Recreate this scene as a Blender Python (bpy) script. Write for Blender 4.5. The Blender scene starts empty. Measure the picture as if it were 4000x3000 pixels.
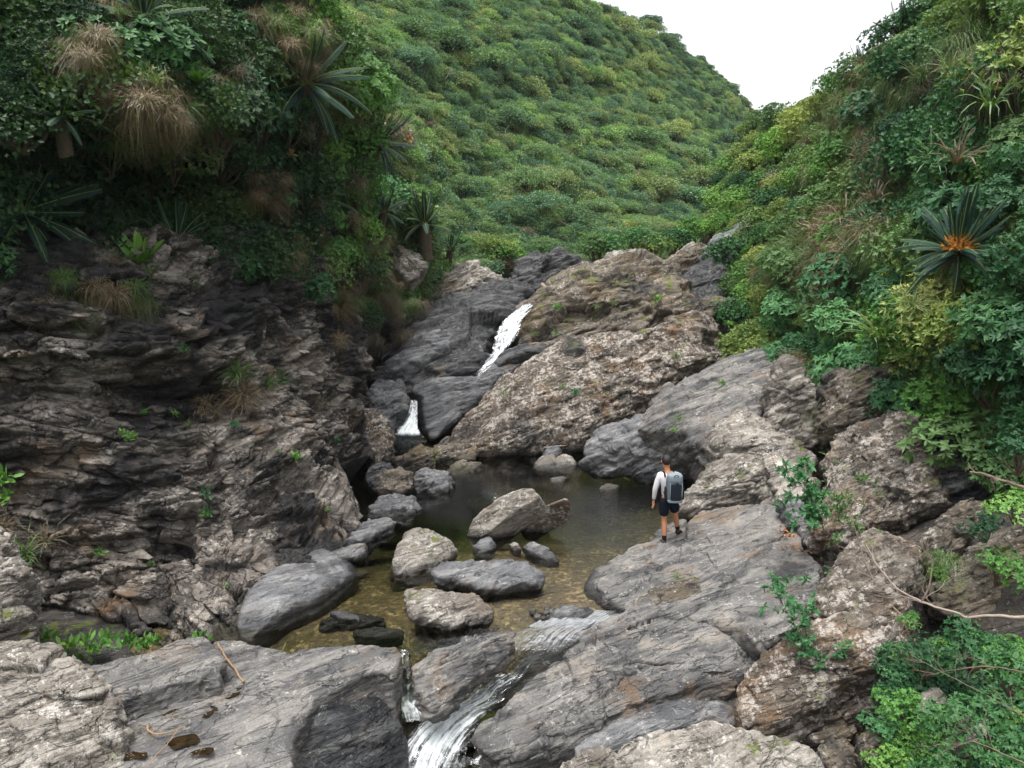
import bpy, math, random
import numpy as np
from mathutils import Vector, Matrix

SC = bpy.context.scene
COL = SC.collection
D = bpy.data
R = math.radians
rng = np.random.default_rng(7)

# ------------------------------------------------------------------ camera
CAM_H = 5.75; PITCH = R(9.5); FPX = 4000 * 24 / 36
cam_d = D.cameras.new('camera'); cam_d.lens = 24; cam_d.sensor_width = 36
cam_d.sensor_fit = 'HORIZONTAL'; cam_d.clip_start = 0.1; cam_d.clip_end = 3000
cam = D.objects.new('camera', cam_d); COL.objects.link(cam)
cam.location = (0, 0, CAM_H); cam.rotation_euler = (R(90) - PITCH, 0, 0)
SC.camera = cam

HAZE = 0.0002
# ------------------------------------------------------------------ world, sun, exposure
SUN_EL, SUN_AZ = R(77), R(215)          # azimuth from +Y, clockwise (negative = towards the left)
world = D.worlds.new('World'); SC.world = world; world.use_nodes = True
wn = world.node_tree.nodes; wl = world.node_tree.links; wn.clear()
sky = wn.new('ShaderNodeTexSky'); sky.sky_type = 'NISHITA'; sky.sun_disc = False
sky.sun_elevation = SUN_EL; sky.sun_rotation = SUN_AZ
sky.air_density = 1.0; sky.dust_density = 4.0; sky.ozone_density = 1.0; sky.altitude = 0
hsv = wn.new('ShaderNodeHueSaturation'); hsv.inputs['Saturation'].default_value = 0.12
bg = wn.new('ShaderNodeBackground'); bg.inputs['Strength'].default_value = 0.15
wo = wn.new('ShaderNodeOutputWorld')
wl.new(sky.outputs[0], hsv.inputs['Color']); wl.new(hsv.outputs[0], bg.inputs['Color']); wl.new(bg.outputs[0], wo.inputs['Surface'])
sun_d = D.lights.new('sun', 'SUN'); sun_d.energy = 1.6; sun_d.angle = R(28); sun_d.color = (1, 0.97, 0.92)
sun = D.objects.new('sun', sun_d); COL.objects.link(sun)
sv = Vector((math.sin(SUN_AZ) * math.cos(SUN_EL), math.cos(SUN_AZ) * math.cos(SUN_EL), math.sin(SUN_EL)))
sun.rotation_euler = sv.to_track_quat('Z', 'Y').to_euler(); sun.location = (0, 0, 60)
vs = SC.view_settings; vs.view_transform = 'Standard'; vs.look = 'None'; vs.gamma = 1; vs.exposure = 1.28
vs.use_curve_mapping = False
SC.cycles.max_bounces = 6; SC.cycles.diffuse_bounces = 3; SC.cycles.glossy_bounces = 2
SC.cycles.transmission_bounces = 4; SC.cycles.transparent_max_bounces = 10; SC.cycles.volume_bounces = 0
SC.cycles.sample_clamp_indirect = 4; SC.cycles.caustics_reflective = False; SC.cycles.caustics_refractive = False
SC.cycles.use_denoising = True

# ------------------------------------------------------------------ pixel <-> world
_f = np.array([0, math.cos(PITCH), -math.sin(PITCH)]); _u = np.array([0, math.sin(PITCH), math.cos(PITCH)])
def ray(px, py):
    px = np.asarray(px, float); py = np.asarray(py, float)
    a = (px - 2000) / FPX; b = (1500 - py) / FPX
    return np.stack([a, b * _u[1] + _f[1], b * _u[2] + _f[2]], -1)
def A(px, py, Y):
    d = ray(px, py); t = np.asarray(Y, float) / d[..., 1]
    p = d * t[..., None]; p[..., 2] += CAM_H; return p
def G(px, py, z):
    d = ray(px, py); t = (z - CAM_H) / d[..., 2]
    p = d * np.asarray(t)[..., None]; p[..., 2] += CAM_H; return p
def unit(v):
    v = np.asarray(v, float); return v / (np.linalg.norm(v, axis=-1, keepdims=True) + 1e-12)

# ------------------------------------------------------------------ numpy noise
_pr = np.random.default_rng(1234)
_perm = _pr.permutation(256).astype(np.int32); _perm = np.concatenate([_perm, _perm, _perm])
_grad = unit(_pr.normal(size=(256, 3))).astype(np.float32)
def noise(p, seed=0):
    p = np.asarray(p, np.float32) + np.float32(seed * 17.13)
    i = np.floor(p).astype(np.int32); f = p - i; i &= 255
    w = f * f * f * (f * (f * 6 - 15) + 10)
    out = 0
    for dx in (0, 1):
        a = _perm[(i[..., 0] + dx) & 255]; wx = w[..., 0] if dx else 1 - w[..., 0]
        for dy in (0, 1):
            b = _perm[a + ((i[..., 1] + dy) & 255)]; wy = w[..., 1] if dy else 1 - w[..., 1]
            for dz in (0, 1):
                g = _grad[_perm[b + ((i[..., 2] + dz) & 255)]]; wz = w[..., 2] if dz else 1 - w[..., 2]
                dot = g[..., 0] * (f[..., 0] - dx) + g[..., 1] * (f[..., 1] - dy) + g[..., 2] * (f[..., 2] - dz)
                out = out + dot * wx * wy * wz
    return out * 1.6
def fbm(p, o=5, gain=0.5, seed=0, ridge=False):
    s = 0; a = 1.0; p = np.asarray(p, np.float32); t = 0
    for k in range(o):
        n = noise(p, seed + k * 3.7)
        s = s + a * ((1 - 2 * np.abs(n)) if ridge else n); t += a
        a *= gain; p = p * 2.03
    return s / t
def worley(p, seed=0):
    p = np.asarray(p, np.float32) + np.float32(seed * 5.31); i = np.floor(p).astype(np.int32); f = p - i
    f1 = np.full(p.shape[:-1], 9.0, np.float32); f2 = f1.copy(); cid = np.zeros(p.shape[:-1], np.int32)
    for dx in (-1, 0, 1):
        for dy in (-1, 0, 1):
            for dz in (-1, 0, 1):
                h = _perm[_perm[_perm[(i[..., 0] + dx) & 255] + ((i[..., 1] + dy) & 255)] + ((i[..., 2] + dz) & 255)]
                o = _grad[h] * 0.45 + 0.5
                d = (dx + o[..., 0] - f[..., 0]) ** 2 + (dy + o[..., 1] - f[..., 1]) ** 2 + (dz + o[..., 2] - f[..., 2]) ** 2
                c = d < f1
                f2 = np.where(c, f1, np.minimum(f2, d)); cid = np.where(c, h, cid); f1 = np.where(c, d, f1)
    return np.sqrt(f1), np.sqrt(f2), cid / 255.0
def facet(p, seed=0):
    """broken-rock relief: every cell is a plane tilted its own way"""
    p = np.asarray(p, np.float32) + np.float32(seed * 5.31); i = np.floor(p).astype(np.int32); f = p - i
    f1 = np.full(p.shape[:-1], 9.0, np.float32); out = np.zeros(p.shape[:-1], np.float32)
    for dx in (-1, 0, 1):
        for dy in (-1, 0, 1):
            for dz in (-1, 0, 1):
                h = _perm[_perm[_perm[(i[..., 0] + dx) & 255] + ((i[..., 1] + dy) & 255)] + ((i[..., 2] + dz) & 255)]
                o = np.array([dx, dy, dz], np.float32) + _grad[h] * 0.45 + 0.5 - f; d = (o * o).sum(-1); c = d < f1
                out = np.where(c, (o * _grad[(h + 77) & 255]).sum(-1) + (h / 255.0 - 0.5) * 0.7, out); f1 = np.where(c, d, f1)
    return out
def ledges(P, bed, freq, seed=0, warp=0.7, wf=0.7):
    """sawtooth along the bedding: each layer swells outwards and is cut back sharply"""
    u = (P @ bed) * freq + warp * fbm(P * wf, 4, seed=seed) * 2; k = np.floor(u); f = u - k
    a = 0.35 + 0.9 * np.abs(noise(np.stack([k * 3.7, P[..., 0] * .9, P[..., 1] * .9], -1), seed + 2))
    return (sstep(0, .8, f) * sstep(1.0, .86, f) - 0.5) * a
def sstep(a, b, x):
    t = np.clip((x - a) / (b - a), 0, 1); return t * t * (3 - 2 * t)
def rbf(ctl, log=True):
    c = np.array(ctl, float); P = c[:, :2] / 1000.0; v = np.log(c[:, 2]) if log else c[:, 2]
    def phi(r): return r
    K = phi(np.linalg.norm(P[:, None] - P[None], axis=-1)) + np.eye(len(P)) * -1e-3
    M = np.zeros((len(P) + 3, len(P) + 3)); M[:len(P), :len(P)] = K
    M[:len(P), -3] = 1; M[:len(P), -2:] = P; M[-3, :len(P)] = 1; M[-2:, :len(P)] = P.T
    w = np.linalg.solve(M, np.concatenate([v, [0, 0, 0]]))
    def ev(x, y):
        x = np.asarray(x, float) / 1000; y = np.asarray(y, float) / 1000
        s = w[-3] + w[-2] * x + w[-1] * y
        for (a, b), k in zip(P, w): s = s + k * phi(np.hypot(x - a, y - b))
        return np.exp(s) if log else s
    return ev
def inpoly(x, y, poly):
    poly = np.asarray(poly, float); r = np.zeros(np.shape(x), bool); j = len(poly) - 1
    for i in range(len(poly)):
        xi, yi = poly[i]; xj, yj = poly[j]
        if yi != yj:
            r ^= ((yi > y) != (yj > y)) & (x < (xj - xi) * (y - yi) / (yj - yi) + xi)
        j = i
    return r

# bedding of the schist: foliation normal for the gorge rocks and for the left cliff
BED = unit([-0.33, 0.43, 0.84]); BEDL = unit([0.30, -0.25, 0.92])
def frame(b):
    t1 = unit(np.cross(b, [0, 1, 0.1])); return t1, unit(np.cross(b, t1)), b
def bedc(p, b, s=(0.5, 0.5, 4)):
    t1, t2, b = frame(b); return np.stack([p @ t1 * s[0], p @ t2 * s[1], p @ b * s[2]], -1)

# ------------------------------------------------------------------ mesh helpers
def mesh(name, v, f, mat=None, smooth=True, mi=None):
    """f: (n,k) array or list of arrays of faces"""
    me = D.meshes.new(name); v = np.ascontiguousarray(v, np.float32)
    fl = f if isinstance(f, list) else [f]
    fl = [np.asarray(a, np.int32) for a in fl if len(a)]
    tot = np.concatenate([np.full(len(a), a.shape[1], np.int32) for a in fl])
    idx = np.concatenate([a.ravel() for a in fl])
    me.vertices.add(len(v)); me.vertices.foreach_set('co', v.ravel())
    me.loops.add(len(idx)); me.loops.foreach_set('vertex_index', idx)
    me.polygons.add(len(tot)); me.polygons.foreach_set('loop_start', np.concatenate([[0], np.cumsum(tot)[:-1]]).astype(np.int32))
    me.polygons.foreach_set('use_smooth', np.full(len(tot), smooth, bool))
    if mi is not None: me.polygons.foreach_set('material_index', np.asarray(mi, np.int32))
    for m in (mat if isinstance(mat, (list, tuple)) else [mat]):
        if m: me.materials.append(m)
    me.update(calc_edges=True)
    return me
def tag(o, label=None, cat=None, group=None, kind=None):
    if label: o['label'] = label
    if cat: o['category'] = cat
    if group: o['group'] = group
    if kind: o['kind'] = kind
    return o
def link(name, me, parent=None, loc=None, **kw):
    o = D.objects.new(name, me); COL.objects.link(o)
    if parent: o.parent = parent
    if loc is not None: o.location = [float(q) for q in loc]
    return tag(o, **kw)
def empty(name, loc, label, cat, group=None):
    o = D.objects.new(name, None); COL.objects.link(o); o.location = [float(q) for q in loc]; o.empty_display_size = 0.2
    return tag(o, label, cat, group)
def gridfaces(nr, nc, wrap=False):
    i = np.arange(nr - 1)[:, None]; j = np.arange(nc if wrap else nc - 1)[None]; k = (j + 1) % nc
    return np.stack([i * nc + j, i * nc + k, (i + 1) * nc + k, (i + 1) * nc + j], -1).reshape(-1, 4)
def gnormals(P):
    du = np.gradient(P, axis=1); dv = np.gradient(P, axis=0); return unit(np.cross(du, dv))
def tube(path, rad, sides=6):
    """returns verts, quads of a tapered tube along a path"""
    P = np.asarray(path, float); n = len(P); rad = np.broadcast_to(np.asarray(rad, float), (n,))
    T = unit(np.gradient(P, axis=0)); up = np.array([0.13, 0.31, 0.94])
    a = unit(np.cross(T, up)); b = np.cross(T, a)
    th = np.linspace(0, 2 * math.pi, sides, endpoint=False)
    V = P[:, None] + rad[:, None, None] * (a[:, None] * np.cos(th)[None, :, None] + b[:, None] * np.sin(th)[None, :, None])
    return V.reshape(-1, 3), gridfaces(n, sides, True)
def join(parts):
    V = []; F = []; o = 0
    for v, f in parts:
        V.append(v); F.append(np.asarray(f) + o); o += len(v)
    ks = sorted({f.shape[1] for f in F})
    return np.concatenate(V), [np.concatenate([f for f in F if f.shape[1] == k]) for k in ks]
def crom(P, n, closed=True):
    """dense resample of a polyline by Catmull-Rom, evenly by length"""
    P = np.asarray(P, float); m = len(P)
    if closed: Q = np.concatenate([P[-1:], P, P[:2]]); segs = m
    else: Q = np.concatenate([2 * P[:1] - P[1:2], P, 2 * P[-1:] - P[-2:-1]]); segs = m - 1
    out = []
    t = np.linspace(0, 1, 16, endpoint=False)[:, None]
    for i in range(segs):
        a, b, c, d = Q[i:i + 4]
        out.append(0.5 * (2 * b + (c - a) * t * 0.7 + 0 * b) if False else _cr(a, b, c, d, t))
    C = np.concatenate(out + [P[:1] if closed else P[-1:]])
    L = np.concatenate([[0], np.cumsum(np.linalg.norm(np.diff(C, axis=0), axis=1))])
    s = np.linspace(0, L[-1], n, endpoint=not closed)
    return np.stack([np.interp(s, L, C[:, k]) for k in range(C.shape[1])], -1)
def _cr(a, b, c, d, t, k=0.24):
    m1 = (c - a) * k; m2 = (d - b) * k
    return (2 * t**3 - 3 * t**2 + 1) * b + (t**3 - 2 * t**2 + t) * m1 + (-2 * t**3 + 3 * t**2) * c + (t**3 - t**2) * m2

# ------------------------------------------------------------------ materials
class NT:
    def __init__(s, name):
        s.m = D.materials.new(name); s.m.use_nodes = True; s.t = s.m.node_tree; s.t.nodes.clear()
    def n(s, typ, ins=None, **kw):
        nd = s.t.nodes.new('ShaderNode' + typ)
        for k, v in kw.items(): setattr(nd, k, v)
        for k, v in (ins or {}).items(): s.put(nd.inputs[k], v)
        return nd
    def put(s, sock, v):
        if isinstance(v, bpy.types.NodeSocket): s.t.links.new(v, sock)
        elif isinstance(v, bpy.types.Node): s.t.links.new(v.outputs[0], sock)
        else:
            if hasattr(v, '__len__') and sock.type == 'RGBA' and len(v) == 3: v = (*v, 1)
            sock.default_value = v
    def math(s, op, a, b=0.0, c=0.0, clamp=False):
        nd = s.n('Math', {0: a, 1: b, 2: c}, operation=op, use_clamp=clamp); return nd.outputs[0]
    def mix(s, f, a, b, typ='MIX'):
        nd = s.t.nodes.new('ShaderNodeMix'); nd.data_type = 'RGBA'; nd.blend_type = typ
        s.put(nd.inputs[0], f); s.put(nd.inputs[6], a); s.put(nd.inputs[7], b); return nd.outputs[2]
    def noise(s, vec, scale, detail=4, rough=0.55, dist=0.0):
        return s.n('TexNoise', {'Vector': vec, 'Scale': scale, 'Detail': detail, 'Roughness': rough, 'Distortion': dist}).outputs[0]
    def step(s, v, a, b):
        return s.n('MapRange', {'Value': v, 'From Min': a, 'From Max': b}, interpolation_type='SMOOTHSTEP').outputs[0]
    def ramp(s, v, stops):
        nd = s.n('ValToRGB', {'Fac': v}); e = nd.color_ramp.elements
        while len(e) < len(stops): e.new(0.5)
        for el, (p, c) in zip(e, stops): el.position = p; el.color = (*c, 1)
        return nd.outputs[0]
    def out(s, sh, disp=None):
        o = s.n('OutputMaterial', {'Surface': sh}); return s.m
    def pos(s): return s.n('NewGeometry').outputs['Position']

def rock_mat(name, dark, mid, light, bed=BED, lichen=0.3, lichcol=(0.45, 0.42, 0.38), brown=0.3, browncol=(0.16, 0.10, 0.055),
             stain=0.35, staincol=(0.018, 0.019, 0.022), wet=True, bump=0.6, fol=1.0, moss=0.0, rough=0.85, band=3.2):
    s = NT(name); p = s.pos()
    warp = s.n('TexNoise', {'Vector': p, 'Scale': 0.7, 'Detail': 2.0})
    pw = s.n('VectorMath', {0: p, 1: s.n('VectorMath', {0: warp.outputs['Color'], 1: (0.22,) * 3}, operation='MULTIPLY').outputs[0]}, operation='ADD').outputs[0]
    t1, t2, b = frame(bed)
    def dot(v, k): return s.math('MULTIPLY', s.n('VectorMath', {0: pw, 1: tuple(float(q) for q in v)}, operation='DOT_PRODUCT').outputs['Value'], k)
    q = s.n('CombineXYZ', {0: dot(t1, 0.55), 1: dot(t2, 0.55), 2: dot(b, band)}).outputs[0]
    n1 = s.noise(q, 1.6, 9, 0.66, 0.25); n1b = s.noise(q, 6.0, 7, 0.66)
    n2 = s.noise(p, 0.55, 5, 0.6, 0.4); n3 = s.noise(p, 2.6, 7, 0.62, 0.5); n4 = s.noise(p, 11, 6, 0.7); n5 = s.noise(p, 45, 4, 0.7)
    c = s.mix(s.step(n2, 0.36, 0.62), dark, mid)
    c = s.mix(s.math('MULTIPLY', s.step(n1, 0.45, 0.60), 0.85 * fol), c, light)
    c = s.mix(s.math('MULTIPLY', s.step(n1b, 0.50, 0.62), 0.6 * fol), c, dark)
    blo = s.noise(s.n('VectorMath', {0: p, 1: (7.7, 1.9, 4.4)}, operation='ADD').outputs[0], 1.7, 8, 0.7, 0.6)
    c = s.mix(s.math('MULTIPLY', s.step(blo, 0.52, 0.64), 0.42), c, dark); c = s.mix(s.math('MULTIPLY', s.step(blo, 0.44, 0.33), 0.5), c, tuple(q * f for q, f in zip(light, (1.12, 1.03, .92))))
    vein = s.step(s.math('ABSOLUTE', s.math('SUBTRACT', s.noise(p, 0.8, 4, 0.6, 1.6), 0.5)), 0.006, 0.0)
    c = s.mix(s.math('MULTIPLY', vein, 0.25), c, (0.5, 0.49, 0.47))
    fq_ = s.n('CombineXYZ', {0: dot(t1, 0.7), 1: dot(t2, 0.7), 2: dot(b, 1.9)}).outputs[0]
    fq_ = s.n('VectorMath', {0: fq_, 1: s.n('VectorMath', {0: s.n('TexNoise', {'Vector': p, 'Scale': 1.6, 'Detail': 6.0}).outputs['Color'], 1: (1.3, 1.3, .9)}, operation='MULTIPLY').outputs[0]}, operation='ADD').outputs[0]
    ve = s.n('TexVoronoi', {'Vector': fq_, 'Scale': 1.0}, feature='DISTANCE_TO_EDGE').outputs[0]
    frac = s.math('MULTIPLY', s.step(ve, 0.016, 0.002), s.step(blo, 0.46, 0.56)); c = s.mix(s.math('MULTIPLY', frac, 0.6), c, tuple(q * .3 for q in dark))
    n6 = s.noise(s.n('VectorMath', {0: p, 1: (3.1, 8.7, 1.3)}, operation='ADD').outputs[0], 0.9, 6, 0.65)
    c = s.mix(s.math('MULTIPLY', s.step(n6, 0.62 - 0.2 * brown, 0.8 - 0.2 * brown), 0.85), c, browncol)
    crev = s.step(s.math('ABSOLUTE', s.math('SUBTRACT', s.noise(q, 1.1, 5, 0.55, 1.2), 0.5)), 0.012, 0.0)   # thin dark joints
    c = s.mix(s.math('MULTIPLY', crev, 0.7), c, staincol)
    ln = s.math('ADD', s.math('MULTIPLY', n3, 0.45), s.math('MULTIPLY', n4, 0.55))
    lm = s.math('MULTIPLY', s.step(ln, 0.60 - 0.13 * lichen, 0.66 - 0.13 * lichen), s.step(n2, 0.3, 0.55))
    c = s.mix(s.math('MULTIPLY', lm, 0.8), c, lichcol)
    vor = s.n('TexVoronoi', {'Vector': p, 'Scale': 9.0, 'Randomness': 1.0})
    spots = s.math('MULTIPLY', s.step(s.math('ADD', vor.outputs['Distance'], s.math('MULTIPLY', n5, 0.25)), 0.30, 0.22), s.step(n3, 0.5 - 0.05 * lichen, 0.6))
    c = s.mix(s.math('MULTIPLY', spots, min(1, 0.3 + lichen)), c, tuple(min(1, q * 1.15) for q in lichcol))
    n7 = s.noise(s.n('VectorMath', {0: p, 1: (11.1, 2.7, 5.3)}, operation='ADD').outputs[0], 0.42, 6, 0.62, 0.7)
    sm = s.step(n7, 0.66 - 0.2 * stain, 0.76 - 0.2 * stain)
    c = s.mix(s.math('MULTIPLY', sm, 0.85), c, staincol)
    if moss:
        nz = s.n('SeparateXYZ', {0: s.n('NewGeometry').outputs['Normal']}).outputs[2]
        mm = s.math('MULTIPLY', s.step(s.noise(p, 1.4, 7, 0.7), 0.62 - 0.15 * moss, 0.7 - 0.15 * moss), s.step(nz, 0.2, 0.7))
        c = s.mix(mm, c, (0.10, 0.12, 0.025))
    grain = s.math('MULTIPLY_ADD', n5, 1.4, 0.3)
    c = s.mix(1.0, c, s.n('CombineColor', {0: grain, 1: grain, 2: grain}).outputs[0], 'MULTIPLY')
    rg = s.math('MULTIPLY_ADD', n4, 0.2, rough - 0.1)
    if wet:
        z = s.n('SeparateXYZ', {0: p}).outputs[2]
        wm = s.math('MULTIPLY', s.step(s.math('ADD', z, s.math('MULTIPLY', n3, -0.5)), -0.04, -0.20), s.step(s.n('SeparateXYZ', {0: p}).outputs[1], 9.7, 10.6))
        c = s.mix(s.math('MULTIPLY', wm, 0.72), c, (0.010, 0.011, 0.012))
        rg = s.mix(wm, s.n('CombineColor', {0: rg, 1: rg, 2: rg}).outputs[0], (0.3, 0.3, 0.3))
    h = s.math('ADD', s.math('MULTIPLY', n1, 1.2), s.math('ADD', s.math('MULTIPLY', n1b, 0.5), s.math('ADD', s.math('MULTIPLY', n4, 0.45), s.math('MULTIPLY', n5, 0.22))))
    h = s.math('SUBTRACT', h, s.math('ADD', s.math('MULTIPLY', crev, 0.35), s.math('MULTIPLY', frac, 0.6)))
    bp = s.n('Bump', {'Strength': bump, 'Distance': 0.09, 'Height': h})
    pr = s.n('BsdfPrincipled', {'Base Color': c, 'Roughness': rg, 'Normal': bp.outputs[0], 'Specular IOR Level': 0.35})
    return s.out(pr.outputs[0])

def leaf_mat(name, c1, c2, c3=None, rough=0.45, trans=0.25, objvar=0.5, spec=0.4):
    """leaves: colour varies leaf by leaf and plant by plant"""
    s = NT(name); g = s.n('NewGeometry'); oi = s.n('ObjectInfo')
    r = s.math('ADD', s.math('MULTIPLY', g.outputs['Random Per Island'], 1 - objvar), s.math('MULTIPLY', oi.outputs['Random'], objvar))
    c3 = c3 or c2
    c = s.ramp(r, [(0.1, c1), (0.6, c2), (0.92, c3)])
    n = s.noise(s.pos(), 0.35, 3); c = s.mix(s.step(n, 0.35, 0.65), c, s.mix(1.0, c, (0.72, 0.8, 0.9), 'MULTIPLY'))
    pr = s.n('BsdfPrincipled', {'Base Color': c, 'Roughness': rough, 'Specular IOR Level': spec})
    tr = s.n('BsdfTranslucent', {'Color': s.mix(1.0, c, (1.1, 1.25, 0.5), 'MULTIPLY')})
    return s.out(s.n('MixShader', {0: trans, 1: pr.outputs[0], 2: tr.outputs[0]}).outputs[0])
def plain_mat(name, col, rough=0.7, spec=0.3, var=0.3, scale=8):
    s = NT(name); n = s.noise(s.pos(), scale, 5, 0.6)
    c = s.mix(n, tuple(q * (1 - var) for q in col), tuple(min(1, q * (1 + var)) for q in col))
    bp = s.n('Bump', {'Strength': 0.3, 'Distance': 0.02, 'Height': n})
    return s.out(s.n('BsdfPrincipled', {'Base Color': c, 'Roughness': rough, 'Specular IOR Level': spec, 'Normal': bp.outputs[0]}).outputs[0])
M = {}
M['cliff'] = rock_mat('cliff_rock', (0.024, 0.022, 0.021), (0.165, 0.142, 0.122), (0.38, 0.34, 0.295), bed=BEDL, band=2.2, fol=.8, lichen=0.4, stain=0.95, staincol=(.010, .011, .014), brown=0.5, bump=1.0)
M['slab'] = rock_mat('slab_rock', (0.065, 0.064, 0.066), (0.145, 0.140, 0.134), (0.255, 0.24, 0.22), lichen=0.2, stain=0.4, brown=0.4, bump=0.8, band=4, fol=.75)
M['pale'] = rock_mat('pale_rock', (0.11, 0.096, 0.082), (0.21, 0.187, 0.163), (0.32, 0.295, 0.26), lichen=0.55, lichcol=(0.5, 0.48, 0.44), stain=0.15, brown=0.35, moss=0.25, bump=0.8)
M['lichen'] = rock_mat('lichen_rock', (0.045, 0.037, 0.030), (0.11, 0.088, 0.069), (0.18, 0.155, 0.125), lichen=0.8, lichcol=(0.46, 0.42, 0.38), stain=0.35, brown=0.6, moss=0.2, bump=1.0)
M['brown'] = rock_mat('brown_rock', (0.05, 0.042, 0.034), (0.125, 0.105, 0.08), (0.20, 0.17, 0.135), lichen=0.4, stain=0.45, brown=0.6, browncol=(0.15, 0.11, 0.062), moss=0.4, bump=0.9)
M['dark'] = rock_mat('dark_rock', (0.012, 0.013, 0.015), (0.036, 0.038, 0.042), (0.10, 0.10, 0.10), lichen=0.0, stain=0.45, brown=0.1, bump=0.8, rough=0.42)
M['grey'] = rock_mat('grey_rock', (0.055, 0.057, 0.062), (0.11, 0.112, 0.118), (0.20, 0.20, 0.20), lichen=0.1, stain=0.3, brown=0.1, bump=0.6, rough=0.65)
M['ground'] = rock_mat('ground_rock', (0.022, 0.020, 0.019), (0.055, 0.048, 0.042), (0.10, 0.088, 0.075), lichen=0.1, stain=0.5, brown=0.4, bump=1.0, moss=0.3)
M['soil'] = plain_mat('soil', (0.022, 0.021, 0.012), 1.0, 0.05, 0.6, 3)
M['soilgreen'] = plain_mat('hill_undergrowth', (0.025, 0.045, 0.018), 1.0, 0.05, 0.6, 0.8)
M['bark'] = plain_mat('bark', (0.11, 0.085, 0.065), 0.9, 0.1, 0.5, 20)
M['twigbark'] = plain_mat('twig_bark', (0.15, 0.115, 0.09), 0.9, 0.1, 0.5, 16)
M['palebark'] = plain_mat('pale_bark', (0.26, 0.21, 0.175), 0.85, 0.15, 0.4, 16)
M['dry'] = plain_mat('dry_stick', (0.26, 0.17, 0.10), 0.9, 0.1, 0.4, 25)
M['g_dark'] = leaf_mat('leaf_deep_green', (0.0189, 0.0607, 0.0243), (0.0351, 0.1148, 0.0378), (0.0810, 0.1890, 0.0540), spec=.25)
M['g_mid'] = leaf_mat('leaf_mid_green', (0.0653, 0.1305, 0.0406), (0.1232, 0.2175, 0.0653), (0.2175, 0.2900, 0.0870), spec=.25)
M['g_bright'] = leaf_mat('leaf_bright_green', (0.0675, 0.1620, 0.0338), (0.1215, 0.2835, 0.0540), (0.2430, 0.3780, 0.0675), spec=.25)
M['g_teal'] = leaf_mat('leaf_blue_green', (0.0364, 0.1196, 0.0468), (0.0715, 0.2015, 0.0715), (0.1560, 0.3120, 0.1040), spec=.25)
M['g_shade'] = leaf_mat('leaf_shaded_mid_green', (0.0168, 0.0432, 0.0144), (0.0408, 0.0864, 0.0264), (0.1080, 0.1560, 0.0420), spec=.2)  # mid green darkened for the left side, shade mixed into the leaf colour
M['g_yellow'] = leaf_mat('leaf_yellow_green', (0.1260, 0.1960, 0.0420), (0.2240, 0.2940, 0.0700), (0.3780, 0.3920, 0.1120), spec=.25)
M['g_olive'] = leaf_mat('leaf_olive', (0.08, 0.095, 0.035), (0.15, 0.16, 0.06), (0.22, 0.20, 0.08), spec=.25)
M['g_brown'] = leaf_mat('leaf_withered', (0.10, 0.07, 0.04), (0.20, 0.14, 0.08), (0.30, 0.22, 0.13), spec=.15)
M['g_cliff'] = leaf_mat('leaf_shaded_green', (0.0075, 0.0250, 0.0112), (0.0187, 0.0562, 0.0200), (0.0750, 0.1375, 0.0375), spec=.25)  # very dark greens: the left slope's shade is put into the leaf colour
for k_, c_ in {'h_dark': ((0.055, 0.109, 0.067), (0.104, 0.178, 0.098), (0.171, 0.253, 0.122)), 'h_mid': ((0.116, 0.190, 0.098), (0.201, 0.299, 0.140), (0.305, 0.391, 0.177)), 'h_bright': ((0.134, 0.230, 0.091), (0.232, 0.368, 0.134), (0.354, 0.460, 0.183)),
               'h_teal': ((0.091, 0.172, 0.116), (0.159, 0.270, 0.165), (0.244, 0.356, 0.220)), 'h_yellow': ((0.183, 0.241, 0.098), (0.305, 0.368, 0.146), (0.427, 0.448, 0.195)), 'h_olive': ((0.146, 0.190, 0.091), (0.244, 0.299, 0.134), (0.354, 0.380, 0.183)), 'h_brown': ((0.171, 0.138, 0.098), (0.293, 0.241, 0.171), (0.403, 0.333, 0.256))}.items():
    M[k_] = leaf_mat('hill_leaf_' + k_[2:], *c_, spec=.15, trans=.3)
M['grass'] = leaf_mat('grass_blade', (0.0420, 0.0960, 0.0240), (0.1080, 0.1800, 0.0420), (0.2400, 0.2280, 0.0960), objvar=0.35)
M['drygrass'] = leaf_mat('dry_grass_blade', (0.09, 0.06, 0.032), (0.19, 0.135, 0.075), (0.36, 0.28, 0.17), objvar=0.3)
M['cycad'] = leaf_mat('cycad_leaflet', (0.006, 0.024, 0.018), (0.010, 0.040, 0.028), (0.022, 0.07, 0.05), rough=0.6, trans=0.1, spec=.2)
M['rachis'] = plain_mat('cycad_rachis', (0.22, 0.26, 0.06), 0.5)
M['cone'] = plain_mat('cycad_cone', (0.80, 0.36, 0.09), 0.9, 0.05, 0.35, 12)
M['orange'] = leaf_mat('leaf_orange', (0.30, 0.10, 0.03), (0.45, 0.19, 0.06), (0.5, 0.3, 0.08), trans=0.15)

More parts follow.
